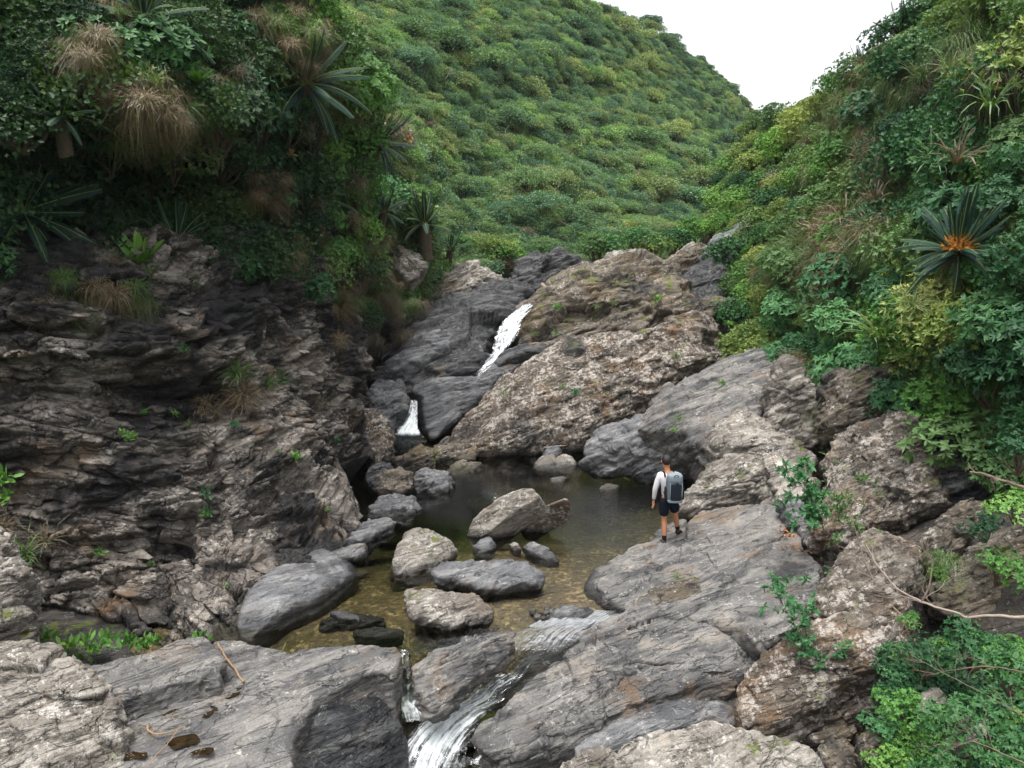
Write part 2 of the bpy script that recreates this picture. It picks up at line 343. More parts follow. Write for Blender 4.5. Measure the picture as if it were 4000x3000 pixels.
# ================================================================== rocks
def planehit(px, py, P0, n):
    d = ray(px, py); C = np.array([0, 0, CAM_H]); t = ((P0 - C) @ n) / (d @ n)
    return C + d * t[..., None]
def rock(name, label, poly, pl, mat, top=0.3, bot=0.8, n=3.0, N=None, down=False, seed=0, amp=1.0, facets=3, bed=BED,
         cat='rock', group=None, parent=None, dens=1.0, strata=1.0, edge=1.0, kind=None, fine=1.0, nb=None):
    poly = np.array(poly, float)
    if len(pl) == 3:
        P0 = np.asarray(pl[0]); nn = unit(np.cross(np.asarray(pl[1]) - P0, np.asarray(pl[2]) - P0))
    else: P0, nn = np.asarray(pl[0]), unit(pl[1])
    if nn @ (np.array([0, 0, CAM_H]) - P0) < 0: nn = -nn
    per = np.sum(np.linalg.norm(np.roll(poly, 1, 0) - poly, axis=1))
    ns = int(np.clip(per / 5.2 * dens, 36, 520))
    O = planehit(*crom(poly, ns).T, P0, nn)
    c2 = poly.mean(0); C = planehit(np.array(c2[0]), np.array(c2[1]), P0, nn)
    Rm = np.mean(np.linalg.norm(O - C, axis=1)); size = Rm
    th = np.linspace(-math.pi / 2, math.pi / 2, 400); e = 2.0 / n
    eb = 2.0 / (nb or (9.0 if down else n + .6)); ee = np.where(th > 0, e, eb)
    rr = np.cos(th).clip(0, 1) ** ee; hh = np.sign(th) * np.abs(np.sin(th)) ** ee
    hh = np.where(hh > 0, hh * top, hh * bot)
    L = np.concatenate([[0], np.cumsum(np.hypot(np.diff(rr * Rm), np.diff(hh)))])
    nr = int(np.clip(L[-1] / (Rm * 2 * math.pi) * ns, 10, 260)); s = np.linspace(0, L[-1], nr)
    rr = np.interp(s, L, rr); hh = np.interp(s, L, hh)
    N_ = nn if N is None else unit(N)
    dn = np.array([0, 0, 1.0]) if down else N_
    P = C + rr[:, None, None] * (O - C)[None] + np.where(hh[:, None, None] > 0, hh[:, None, None] * N_, hh[:, None, None] * dn)
    P[0] = P[0].mean(0); P[-1] = P[-1].mean(0)
    r_ = np.random.default_rng(seed + 11)
    for k in range(facets):
        v = unit(unit(r_.normal(size=3)) * 0.75 + N_ * 1.0); q = (P - C) @ v; dmax = q.max() * r_.uniform(0.74, 0.93)
        P = P - np.maximum(0, q - dmax)[..., None] * v * 0.92
    def wn(P):
        Pw = np.concatenate([P, P[:, :1]], 1); Pw = np.concatenate([P[:, -1:], Pw], 1)
        g = unit(np.cross(np.gradient(Pw, axis=1), np.gradient(Pw, axis=0)))[:, 1:-1]
        if np.sum(g * (P - P.mean((0, 1)))) < 0: g = -g
        g[0] = -dn; g[-1] = N_; return g
    g = wn(P); k = 1 / max(0.25, min(size, 2.5)); a = amp * min(size, 2.2)
    b = bedc(P, bed, (0.6 * k, 0.6 * k, 2.2 * k)); warp = fbm(P * 0.8 * k, 3, seed=seed)[..., None] * 0.45
    d = 0.13 * a * fbm(P * 1.1 * k, 4, seed=seed + 1)
    lay = fbm(b + warp, 5, 0.55, seed=seed + 2, ridge=True)
    d = d + 0.085 * a * strata * lay
    f1, f2, cid = worley(b * np.array([1.6, 1.6, 1.0]) + warp, seed)
    d = d + 0.07 * a * edge * (cid - 0.5) * sstep(0.0, 0.18, f2 - f1) - 0.025 * a * edge * sstep(0.12, 0.0, f2 - f1)
    pf = bedc(P, bed, (0.9 * k, 0.9 * k, 1.5 * k)) + warp * .5
    d = d + 0.16 * a * edge * facet(pf, seed) + 0.07 * a * edge * facet(pf * 2.6, seed + 1) + 0.035 * a * edge * facet(pf * 6.5, seed + 2)
    d = d + a * strata * (0.055 * ledges(P, bed, 2.6 * k, seed, .3, .8 * k) + 0.032 * ledges(P, bed, 7.0 * k, seed + 4, .5, 1.2 * k))
    P = P + g * d[..., None]
    g = wn(P)
    d = 0.022 * fine * fbm(bedc(P, bed, (2.2, 2.2, 12)) + warp, 4, 0.6, seed=seed + 5, ridge=True) + 0.018 * fine * fbm(P * 7, 3, seed=seed + 6)
    P = P + g * (d * min(1, size * 1.2))[..., None]
    P[0] = P[0].mean(0); P[-1] = P[-1].mean(0)
    base = np.array([P[..., 0].mean(), P[..., 1].mean(), P[..., 2].min()])
    if parent: base = np.array(parent.location)
    me = mesh(name, (P - base).reshape(-1, 3), gridfaces(nr, ns, True)[:, ::-1], M[mat])
    o = link(name, me, parent, None if parent else base)
    if not parent: tag(o, label, cat, group, kind)
    elif label: tag(o, label)
    return o

# ------------------------------------------------------------------ bedrock under everything (world height field)
ctl = []
def gc(px, py, z): p = G(px, py, z); ctl.append((p[0], p[1], z))
def ac(px, py, Y, dz=0): p = A(px, py, Y); ctl.append((p[0], p[1], p[2] + dz))
for x, y, z in [(1300, 2380, -.42), (1000, 2480, -.35), (1500, 2460, -.3), (1200, 2300, -.45), (1450, 2150, -.9), (1650, 2000, -1.5), (1900, 2180, -.28),
                (2000, 2160, -.2), (2300, 1950, -1.3), (2500, 1950, -1.1), (1900, 1880, -1.5), (2300, 2100, -.95), (2300, 2280, -.3), (2150, 2350, -.14), (2250, 1820, -.5),
                (2000, 1800, -.7), (1700, 2440, -.22), (2000, 2400, -.2), (1420, 2480, -.25), (800, 2500, -.3), (2550, 1880, -.5), (1700, 1760, -.2), (2450, 2150, -.5),
                (2300, 2400, -.10), (2150, 2430, -.12), (2050, 2450, -.16)]: gc(x, y, z)
for x, y, z in [(1250, 2600, -.35), (900, 2700, -.4), (500, 2850, -.4), (0, 3000, -.4), (1600, 2700, -1.0), (1750, 2750, -1.05), (1900, 2700, -.75), (2080, 2560, -.4),
                (1600, 2900, -1.4), (1700, 3100, -1.6), (2000, 2900, -1.3), (2200, 3050, -1.5), (2600, 2800, -.7), (2850, 2720, -1.0), (3100, 2900, -1.2), (3300, 3050, -1.1),
                (2600, 2500, -.3), (2900, 2250, .0), (3100, 2400, .0), (3300, 2600, -.1), (3600, 2500, .3), (3900, 2700, .4), (4200, 3000, .5), (-300, 2800, .2), (300, 2500, .1),
                (2900, 2000, .2), (3200, 2050, .5), (3600, 2250, .9), (4100, 2300, 1.6), (4300, 1900, 2.6), (3700, 1900, 1.2),
                (1590, 2570, -.32), (1600, 2620, -.7)]: gc(x, y, z)
for x, y, Y in [(2200, 1500, 25), (1700, 1500, 24.5), (1600, 1650, 22.5), (1500, 1500, 24), (1950, 1150, 31), (2400, 1120, 32), (2800, 1050, 34), (2950, 960, 39), (2100, 1000, 37),
                (1500, 1250, 28), (2700, 1450, 24), (2900, 1300, 27), (1700, 1100, 33), (1500, 1000, 36), (3200, 1700, 18)]: ac(x, y, Y, -0.9)
ctl += [(-14, 6, 1), (-16, 20, 2), (-12, 30, 2), (14, 8, 1.5), (12, 20, 1.5), (14, 30, 2), (0, 3, -1.8), (-6, 3, -.6), (6, 3, -.5), (-20, 60, 2), (0, 60, 3), (10, 60, 3), (30, 60, 3), (0, 90, 3)]
gz = rbf([(x * 100, y * 100, z) for x, y, z in ctl], log=False)
ny, nx = 420, 330
Yg = np.exp(np.linspace(math.log(4.5), math.log(75), ny)); sx = np.linspace(-1.15, 1.15, nx)
XX = sx[None] * Yg[:, None]; YY = np.repeat(Yg[:, None], nx, 1); ZZ = gz(XX * 100, YY * 100)
P = np.stack([XX, YY, ZZ], -1)
wl_ = bedc(P, BED, (0.8, 0.8, 3)); P[..., 2] += 0.16 * fbm(P * 0.9, 4) + 0.10 * fbm(wl_, 4, ridge=True) * sstep(-0.8, 0.1, P[..., 2])
def ground_z(x, y): return gz(np.asarray(x) * 100, np.asarray(y) * 100)

def bed_mat():
    s = NT('stream_bed'); p = s.pos(); z = s.n('SeparateXYZ', {0: p}).outputs[2]
    v = s.n('TexVoronoi', {'Vector': p, 'Scale': 15.0}); n = s.noise(p, 1.3, 6, 0.65); n2 = s.noise(p, 9, 5, 0.7)
    c = s.ramp(s.n('SeparateColor', {0: v.outputs['Color']}).outputs[0], [(0.1, (0.06, 0.040, 0.020)), (0.5, (0.11, 0.075, 0.035)), (0.8, (0.17, 0.12, 0.06)), (0.97, (0.34, 0.26, 0.14))])
    c = s.mix(s.step(n, 0.42, 0.66), c, (0.06, 0.045, 0.02))
    c = s.mix(s.math('MULTIPLY', s.step(n2, 0.5, 0.7), 0.6), c, (0.03, 0.02, 0.01))
    bp = s.n('Bump', {'Strength': 0.8, 'Distance': 0.04, 'Height': s.math('ADD', v.outputs['Distance'], n2)})
    return s.out(s.n('BsdfPrincipled', {'Base Color': c, 'Roughness': 0.6, 'Normal': bp.outputs[0]}).outputs[0])
M['bed'] = bed_mat()
fq = gridfaces(ny, nx); cz = P.reshape(-1, 3)[fq].mean(1)
pool_poly = [(480, 2500), (600, 2570), (900, 2600), (1560, 2575), (1590, 2555), (1640, 2560), (1720, 2540), (1990, 2500), (2060, 2470), (2200, 2440), (2350, 2400), (2450, 2330), (2520, 2230), (2700, 2120),
             (2800, 1980), (2850, 1850), (2740, 1750), (2400, 1660), (2200, 1660), (1900, 1700), (1700, 1700), (1600, 1690), (1520, 1720), (1400, 1900), (1250, 2080), (900, 2250), (560, 2400)]
pw = G(*np.array(pool_poly, float).T, 0.0)
mi = (inpoly(cz[:, 0], cz[:, 1], pw[:, :2]) & (cz[:, 2] < 0.0)).astype(int)
link('rocky_ground', mesh('rocky_ground', P.reshape(-1, 3), fq, [M['ground'], M['bed']], mi=mi), kind='structure')

# ------------------------------------------------------------------ water
def water_mat(name, tint, ripple, depth=0.0):
    s = NT(name); p = s.pos()
    q = s.n('Mapping', {'Vector': p, 'Scale': (1.0, 1.5, 1.0), 'Rotation': (0, 0, R(18))}, vector_type='POINT').outputs[0]
    n1 = s.noise(q, 7.5, 3, 0.5, 0.3); n2 = s.noise(q, 18, 2, 0.5)
    area = s.noise(p, 0.35, 2)
    h = s.math('ADD', n1, s.math('MULTIPLY', n2, 0.4))
    xyz = s.n('SeparateXYZ', {0: p})       # the breeze reaches the open, outlet side of the pool
    wind = s.step(s.math('ADD', s.math('SUBTRACT', xyz.outputs[0], s.math('MULTIPLY', xyz.outputs[1], 0.32)), s.math('MULTIPLY', area, 2.0)), -3.4, -1.6)
    bp = s.n('Bump', {'Strength': s.math('MULTIPLY_ADD', wind, ripple, 0.06), 'Distance': 0.028, 'Height': h})
    fr = s.n('Fresnel', {'IOR': 1.52, 'Normal': bp.outputs[0]})
    gl = s.n('BsdfGlossy', {'Color': (1, 1, 1), 'Roughness': 0.03, 'Normal': bp.outputs[0]})
    tr = s.n('BsdfTransparent', {'Color': tint})
    sh = s.n('MixShader', {0: fr, 1: tr, 2: gl}).outputs[0]
    if depth:
        va = s.n('VolumeAbsorption', {'Color': (0.30, 0.42, 0.22), 'Density': depth}); s.n('OutputMaterial', {'Surface': sh, 'Volume': va}); return s.m
    return s.out(sh)
M['water'] = water_mat('pool_water', (0.95, 0.94, 0.88), 1.0, depth=0.75)
def foam_mat():
    s = NT('falling_water'); uv = s.n('UVMap'); uv.uv_map = 'flow'
    q = s.n('Mapping', {'Vector': uv.outputs[0], 'Scale': (20, .9, 1)}, vector_type='POINT').outputs[0]
    n = s.noise(q, 1.0, 5, 0.58, 0.5); n2 = s.noise(s.pos(), 9, 6, 0.65)
    fo = s.n('Attribute'); fo.attribute_name = 'foam'
    sep = s.n('SeparateColor', {0: fo.outputs['Color']}).outputs[0]
    v = s.math('ADD', s.math('MULTIPLY', n, 0.68), s.math('MULTIPLY', n2, 0.32))
    m = s.step(s.math('ADD', v, s.math('MULTIPLY', s.math('SUBTRACT', sep, 0.5), 0.5)), 0.40, 0.72)
    bp = s.n('Bump', {'Strength': 0.6, 'Distance': 0.04, 'Height': v})
    white = s.n('BsdfPrincipled', {'Base Color': (0.70, 0.75, 0.77), 'Roughness': 0.35, 'Normal': bp.outputs[0]})
    fr = s.n('Fresnel', {'IOR': 1.4, 'Normal': bp.outputs[0]})
    gl = s.n('BsdfGlossy', {'Roughness': 0.08, 'Normal': bp.outputs[0]}); tr = s.n('BsdfTransparent', {'Color': (0.8, 0.84, 0.82)})
    clear = s.n('MixShader', {0: fr, 1: tr, 2: gl}).outputs[0]
    return s.out(s.n('MixShader', {0: m, 1: clear, 2: white.outputs[0]}).outputs[0])
M['foam'] = foam_mat()
if np.sum(pw[:, 0] * np.roll(pw[:, 1], -1) - np.roll(pw[:, 0], -1) * pw[:, 1]) < 0: pw = pw[::-1]
lowp = pw.copy(); lowp[:, 2] = -2.6; nP = len(pw)
me = D.meshes.new('pool_water'); me.from_pydata([tuple(q) for q in np.concatenate([pw, lowp])], [], [list(range(nP)), list(range(nP, 2 * nP))[::-1]] + [[(k + 1) % nP, k, nP + k, nP + (k + 1) % nP] for k in range(nP)])
me.materials.append(M['water']); me.update()
link('pool_water', me, kind='structure')
def flow(name, path, foam, label=None, seed=0, kind='structure', lift=0.05, rough=1.0):
    """path rows: (centre point, half width vector)"""
    C = np.array([p for p, w in path]); W = np.array([w for p, w in path]); n = 150; m = 48
    CC = crom(np.concatenate([C, W, np.array(foam)[:, None]], 1), n, False)
    t = np.linspace(-1, 1, m); Q = CC[:, None, :3] + CC[:, None, 3:6] * t[None, :, None]
    g = gnormals(Q); g = np.where(g[..., 2:3] + -g[..., 1:2] < 0, -g, g)
    uvx = (t * 0.5 + 0.5)[None] * np.linalg.norm(CC[:, 3:6], axis=1)[:, None] * 2
    Ld = np.concatenate([[0], np.cumsum(np.linalg.norm(np.diff(CC[:, :3], axis=0), axis=1))])[:, None] + 0 * uvx
    u = np.stack([uvx * 7, Ld * 1.6, 0 * uvx], -1)
    d = 0.07 * rough * fbm(u, 5, 0.6, seed=seed, ridge=True) + 0.04 * rough * fbm(Q * 5, 4, seed=seed + 3)
    Q = Q + g * (d + lift * (1 - t[None] ** 4))[..., None]
    me = mesh(name, Q.reshape(-1, 3), gridfaces(n, m), M['foam'])
    uv = me.uv_layers.new(name='flow'); li = np.empty(len(me.loops), np.int32); me.loops.foreach_get('vertex_index', li)
    U = np.stack([uvx, Ld], -1).reshape(-1, 2)[li]; uv.data.foreach_set('uv', U.astype(np.float32).ravel())
    at = me.color_attributes.new('foam', 'FLOAT_COLOR', 'POINT'); f = np.repeat(CC[:, 6:7], m, 1) * .85 - 0.45 * t[None] ** 4 + .12 * fbm(np.stack([uvx * 6, Ld * 2, 0 * uvx], -1), 3, seed=seed + 9)
    at.data.foreach_set('color', np.repeat(f.reshape(-1, 1), 4, 1).astype(np.float32).ravel())
    return link(name, me, label=label, kind=kind)
def fr_(px, py, z=None, Y=None, w=20):
    p = G(px, py, z) if Y is None else A(px, py, Y)
    sc = p[1] / FPX / 0.98; return p, np.array([w * sc, 0, 0])

# ------------------------------------------------------------------ the left cliff (one continuous face)
YL = rbf([(-200, 1100, 11.2), (0, 1100, 11.6), (350, 1100, 12.4), (700, 1120, 13.8), (1000, 1050, 16.5), (1150, 1100, 18), (1300, 1000, 21), (1400, 1300, 21.5),
          (-200, 1500, 10.8), (0, 1500, 11.2), (500, 1500, 12.2), (800, 1500, 13.4), (1000, 1500, 14.6), (1200, 1500, 17), (1400, 1550, 20.5),
          (-200, 2000, 10.3), (0, 2000, 10.6), (400, 2000, 11.4), (700, 2000, 12.0), (1000, 2000, 13.0), (1250, 2000, 14.6), (1400, 1900, 17.2), (1450, 1700, 19.6),
          (-200, 2300, 10.1), (0, 2300, 10.3), (400, 2300, 10.9), (700, 2300, 11.3), (950, 2350, 11.0), (1200, 2200, 12.6), (1400, 2080, 14.3), (1480, 1900, 17.3),
          (-200, 2500, 9.9), (100, 2500, 10.0), (500, 2520, 10.1), (900, 2460, 10.5), (900, 2600, 10.4), (0, 2700, 9.8)])
def relief(rows, xl, xr, Yf, nx, over=0.12, curl=9.0, oleft=0.0):
    rows = np.asarray(rows, float); s = np.linspace(-oleft, 1 + over, nx)
    l = xl(rows)[:, None]; r = xr(rows)[:, None]; X = l + (r - l) * np.minimum(s, 1)[None]
    Y = Yf(X, rows[:, None] + 0 * X); e = np.maximum(0, s - 1) / max(over, 1e-6)
    P = A(X, rows[:, None] + 0 * X, Y)
    back = e ** 1.5 * curl
    back = back[None] + 0 * X; P = P + np.stack([back * (P[..., 0] / P[..., 1] - .3), back, -0.15 * back], -1)
    return P, X, rows[:, None] + 0 * X
pr_y = [850, 1000, 1100, 1250, 1400, 1550, 1700, 1850, 1950, 2050, 2120, 2250, 2400, 2650]
pr_x = [1290, 1300, 1340, 1390, 1415, 1430, 1435, 1425, 1415, 1400, 1380, 1280, 1080, 1060]
rows = np.linspace(900, 2620, 520)
P, X, Yp = relief(rows, lambda y: -260 + 0 * y, lambda y: np.interp(y, pr_y, pr_x), YL, 620, over=0.10, curl=6)
g = gnormals(P); g = np.where((g @ np.array([.75, -.65, .2]))[..., None] < 0, -g, g)
bq = bedc(P, BEDL, (0.35, 0.35, 2.2)); wp = fbm(P * 0.45, 4, seed=3)[..., None] * 1.1
d = 0.55 * fbm(P * 0.5, 5, seed=1)
lay = fbm(bq + wp, 5, 0.52, seed=2, ridge=True); d = d + 0.30 * (lay - 0.15)
f1, f2, cid = worley(bedc(P, BEDL, (0.7, 0.7, 2.4)) + wp, 4); d = d + 0.34 * (cid - 0.5) * sstep(0, 0.15, f2 - f1) - 0.10 * sstep(0.1, 0, f2 - f1)
f1, f2, cid = worley(bedc(P, BEDL, (2.0, 2.0, 8.0)) + wp * 2, 9); d = d + 0.08 * (cid - 0.5) * sstep(0, 0.2, f2 - f1) - 0.03 * sstep(0.1, 0, f2 - f1)
BEDR = unit([.34, .61, .71]); wR = sstep(880, 1250, X + 120 * fbm(P * .5, 2, seed=12))
def brk(b): return 0.22 * facet(bedc(P, b, (1.1, 1.1, 2.2)) + wp, 3) + 0.07 * facet(bedc(P, b, (3, 3, 6)) + wp, 5) + 0.55 * ledges(P, b, 0.95, 4, .45, .4) + 0.24 * ledges(P, b, 2.9, 6, .7, .6) + 0.03 * ledges(P, b, 11.0, 7, 1.0, 1.0)
d = d + brk(BEDL) * (1 - wR) + brk(BEDR) * wR
wx = 60 * fbm(np.stack([X / 120, Yp / 120, 0 * X], -1), 4, seed=8); wy = 45 * fbm(np.stack([X / 120, Yp / 60, 0 * X + 5], -1), 4, seed=9)
def pocket(x0, x1, y0, y1, depth, soft=30, tilt=0.0, wk=1.0):
    xx = X + wx * wk; yy = Yp + wy * wk + tilt * (xx - x0)
    return -depth * sstep(x0, x0 + soft, xx) * sstep(x1, x1 - soft, xx) * sstep(y0, y0 + soft * .4, yy) * sstep(y1 + soft * 2, y1 - soft * 2, yy)
d = d + pocket(330, 1010, 1450, 1620, 1.1, 130, wk=1.6) + pocket(-300, 780, 1390, 1470, 0.6, 40) + pocket(1245, 1475, 1800, 1960, 2.2, 16, wk=0.25)
d = d + pocket(-300, 420, 1290, 1320, 0.5) + pocket(150, 800, 2080, 2200, 0.5, 60) + pocket(900, 1290, 2060, 2110, .35, 20) + pocket(600, 800, 1330, 1380, .4, 20)
d = d + pocket(-300, 700, 1880, 2040, 0.45, 90) + pocket(560, 800, 2000, 2160, .4, 30) + pocket(1290, 1370, 1130, 1500, .7, 20, wk=.6) + pocket(860, 1400, 2280, 2420, .5, 40)
bulge = sstep(830, 930, X + wx) * sstep(1420, 1200, X) * sstep(1600, 1720, Yp + wy) * sstep(2150, 2050, Yp); d = d + 0.45 * bulge
bulge = sstep(1500, 1400, Yp + wy) * sstep(1200, 1230, Yp) * sstep(1050, 900, X + wx); d = d + 0.35 * bulge
d = d * (1 - .6 * sstep(1330, 1480, X)); P = P + g * (d * 0.9)[..., None]
g = gnormals(P); g = np.where((g @ np.array([.75, -.65, .2]))[..., None] < 0, -g, g)
P = P + g * (0.03 * fbm(bedc(P, BEDL, (1.6, 1.6, 8)), 5, 0.6, seed=5, ridge=True) + 0.03 * fbm(P * 6, 4, seed=6))[..., None]
CLIFF = P; CX = X; CY = Yp
cl_base = np.array([-7.5, 11, 0.0])
cliff = link('rock_cliff', mesh('rock_cliff', (P - cl_base).reshape(-1, 3), gridfaces(*P.shape[:2])[:, ::-1], M['cliff']), loc=cl_base,
             label='tall dark layered schist cliff rising out of the pool under the hanging plants', cat='cliff')
def on_cliff(px, py):
    """point of the built cliff face seen at a pixel"""
    i = int(np.clip((py - 900) / (2620 - 900) * 519, 0, 519)); j = int(np.argmin(np.abs(CX[i, :560] - px))); return CLIFF[i, j]
# thin plates of schist that stand proud of the face
plate = []
for k in range(4):
    r_ = np.random.default_rng(60 + k); a = np.linspace(0, 2 * math.pi, 14, endpoint=False)
    rad = 0.5 * (1 + 0.35 * r_.uniform(-1, 1, 14)); V = []
    for h, sc in [(-1, 0.75), (-0.85, 0.97), (0.5, 1.0), (0.9, 0.9), (1, 0.6)]:
        V.append(np.stack([np.cos(a) * rad * sc * 1.5, np.sin(a) * rad * sc, np.full(14, h * 0.085) + 0.02 * np.sin(a * 2 + k)], -1))
    V = np.concatenate(V + [np.array([[0, 0, 0.085], [0, 0, -0.085]])]); f = gridfaces(5, 14, True)
    i = np.arange(14); tri = np.concatenate([np.stack([56 + i, 56 + (i + 1) % 14, np.full(14, 70)], -1), np.stack([(i + 1) % 14, i, np.full(14, 71)], -1)])
    plate.append(mesh('schist_plate', V, [f, tri], M['cliff'], smooth=False))
bt1, bt2, bb = frame(BEDL)
r_ = np.random.default_rng(5)
for k in range(90):
    px = r_.uniform(-50, 1400); py = r_.uniform(1180, 2440)
    if px > np.interp(py, pr_y, pr_x) - 60 or (340 < px < 1000 and 1420 < py < 1700) or (1200 < px and 1780 < py < 2000): continue
    p = on_cliff(px, py); s = r_.uniform(0.14, 0.42) * (1.3 if py > 2150 else 1)
    o = link('schist_plate', plate[k % 4], cliff)
    az = r_.normal(0, 0.35); m = Matrix((tuple(bt1), tuple(np.cross(bb, bt1)), tuple(bb))).transposed() @ Matrix.Rotation(az + math.pi / 2 * 0, 3, 'Z')
    m = m @ Matrix.Rotation(r_.normal(0, 0.08), 3, 'X')
    o.matrix_local = Matrix.Translation(Vector(p - cl_base + np.array([-0.0, 0.09 * s, 0]))) @ m.to_4x4() @ Matrix.Diagonal((s, s * 0.8, s * r_.uniform(0.5, 1.1), 1))

# ------------------------------------------------------------------ rocks, one by one
FL = (0, -0.12, 1.0)
def F(x, y, z, n=FL): return (G(x, y, z), n)
# foreground, left
rock('boulder', 'broad pale lichen-crusted boulder filling the bottom left corner', [(-150, 2520), (80, 2505), (170, 2530), (230, 2580), (320, 2600), (380, 2660), (430, 2750), (460, 2860), (490, 3000), (490, 3120), (-200, 3120)],
     F(150, 2700, .75, (0.15, -0.5, 0.85)), 'pale', .25, 1.2, 3.2, down=True, seed=1, cat='boulder', dens=1.1, amp=.6)
rock('slab', 'wide flat grey slab with brown puddles left of the lower rapids', [(300, 2860), (390, 2740), (640, 2700), (880, 2690), (1000, 2640), (1120, 2590), (1180, 2570), (1300, 2560), (1540, 2545), (1562, 2580), (1530, 2640), (1460, 2640), (1330, 2700), (1240, 2740), (1190, 2820),
      (1150, 2900), (1130, 3000), (1120, 3120), (300, 3120)], F(1000, 2700, .16, (0.0, -0.05, 1)), 'slab', .10, 1.0, 7, down=True, seed=2, dens=1.1, amp=.35, facets=1, strata=.5, edge=.5, cat='rock slab')
rock('slab', 'grey ledge block with a shadowed brown face above the puddled slab', [(300, 2640), (420, 2600), (600, 2560), (700, 2515), (800, 2510), (860, 2560), (870, 2640), (850, 2665), (700, 2680), (560, 2720), (450, 2760), (420, 2720), (390, 2670)],
     F(600, 2620, .55, (0.05, -0.1, 1)), 'slab', .06, .55, 8, down=True, seed=3, amp=.35, facets=1, strata=.5, cat='rock slab')
rock('rock', 'low cracked grey ledge beneath the fallen stick by the pool edge', [(820, 2530), (900, 2515), (1000, 2540), (1090, 2560), (1140, 2590), (1060, 2630), (960, 2670), (870, 2690), (850, 2620)],
     F(950, 2600, .24, (0.1, -0.1, 1)), 'slab', .08, .6, 5, down=True, seed=4, amp=.5)
rock('rock', 'dark water-worn rock sloping into the rapids below the flat slab', [(1180, 2800), (1230, 2740), (1330, 2690), (1440, 2650), (1540, 2650), (1560, 2700), (1520, 2760), (1450, 2790), (1530, 2830), (1560, 2900), (1560, 3010), (1540, 3120), (1120, 3120), (1140, 2950)],
     [G(1200, 2850, -.15), G(1480, 2700, -.25), G(1500, 3000, -1.0)], 'dark', .3, 1.2, 3, down=True, seed=5, amp=.6, facets=2, strata=.3, edge=.4)
rock('boulder', 'pale knobbly boulder at the left edge above the bottom corner', [(-150, 2080), (0, 2090), (60, 2150), (110, 2220), (130, 2290), (100, 2380), (110, 2480), (60, 2540), (-150, 2560)],
     (A(50, 2350, 8.6), (0.45, -0.6, 0.5)), 'pale', .35, 1.4, 2.8, seed=6, cat='boulder')
rock('boulder', 'long smooth blue-grey boulder lying in the water below the cliff', [(930, 2430), (960, 2360), (1020, 2290), (1100, 2230), (1200, 2190), (1300, 2165), (1375, 2180), (1392, 2220), (1370, 2265), (1280, 2330), (1170, 2380), (1060, 2440), (980, 2475), (940, 2470)],
     [G(980, 2470, 0), G(1350, 2270, 0), A(1150, 2220, 12.6)], 'grey', .35, .9, 2.3, seed=7, amp=.35, facets=3, strata=.5, edge=.2, cat='boulder')
rock('rock', 'small smooth grey rock tucked behind the long blue-grey boulder', [(1290, 2165), (1340, 2140), (1400, 2125), (1430, 2130), (1425, 2160), (1390, 2190), (1320, 2190)], F(1360, 2175, .12, (0, -.6, .8)), 'grey', .12, .4, 2.6, seed=8, amp=.6)
# between the channels
rock('rock', 'grey slab wedged between the two channels of the lower rapids', [(1610, 2590), (1650, 2560), (1720, 2535), (1830, 2490), (1920, 2470), (2000, 2480), (2008, 2530), (1960, 2580), (1880, 2630), (1800, 2690), (1740, 2760), (1690, 2775), (1655, 2740), (1620, 2680)],
     [G(1640, 2600, .10), G(1990, 2510, .12), G(1700, 2740, -.25)], 'slab', .08, .2, 4, down=True, seed=9, amp=.6)
# right platform
rock('slab', 'broad grey slab the hiker stands on beside the pool', [(2320, 2310), (2350, 2260), (2440, 2200), (2550, 2140), (2620, 2070), (2680, 2030), (2800, 2000), (2950, 1990), (3060, 2000), (3120, 2090), (3180, 2190), (3220, 2300), (3200, 2380), (3120, 2450), (3000, 2500), (2860, 2450), (2700, 2420), (2540, 2420), (2400, 2370)],
     [G(2600, 2130, .16), G(2380, 2320, -.02), G(3150, 2250, .70)], 'slab', .08, .8, 4, down=True, nb=2.6, seed=10, amp=.42, facets=1, dens=1.2, cat='rock slab')
rock('slab', 'upper grey ledge with a dark undercut right behind the hiker', [(2740, 2010), (2900, 1990), (3060, 1985), (3090, 2030), (3070, 2090), (3000, 2130), (2930, 2170), (2850, 2165), (2740, 2140), (2650, 2090)],
     [G(2700, 2080, .32), G(3060, 2050, .72), G(2900, 2160, .52)], 'slab', .07, .25, 6, down=True, seed=11, amp=.3, facets=1, cat='rock slab')
rock('rock', 'small stepped ledge with an orange-brown face below the grass tuft', [(2500, 2340), (2580, 2300), (2700, 2270), (2790, 2250), (2800, 2290), (2740, 2330), (2640, 2385), (2540, 2395), (2490, 2380)],
     F(2640, 2330, .34, (0, -.25, 1)), 'brown', .08, .35, 4, down=True, seed=12, amp=.5)
rock('rock', 'thin grey ledge stepping from the pool outlet to the hiker\'s slab', [(2330, 2280), (2400, 2240), (2520, 2230), (2620, 2210), (2660, 2240), (2560, 2290), (2460, 2330), (2380, 2340)],
     F(2480, 2285, .22, (0, -.2, 1)), 'slab', .06, .3, 5, down=True, seed=13, amp=.5)
rock('slab', 'huge lower grey slab banded with wavy layers right of the rapids', [(1870, 2900), (1920, 2840), (1995, 2770), (2055, 2690), (2165, 2605), (2285, 2525), (2380, 2455), (2450, 2420), (2580, 2350), (2700, 2320), (2850, 2320), (2970, 2350), (3010, 2430), (3005, 2520), (2960, 2590), (2880, 2640), (2780, 2650), (2700, 2690),
      (2560, 2750), (2420, 2810), (2280, 2860), (2120, 2900), (2000, 2940), (1940, 2945), (1885, 2930)], [G(2100, 2560, -.18), G(2900, 2400, .32), G(2100, 2850, -.45)], 'slab', .16, .8, 4, down=True, seed=14, amp=.45, facets=2, dens=1.15, cat='rock slab')
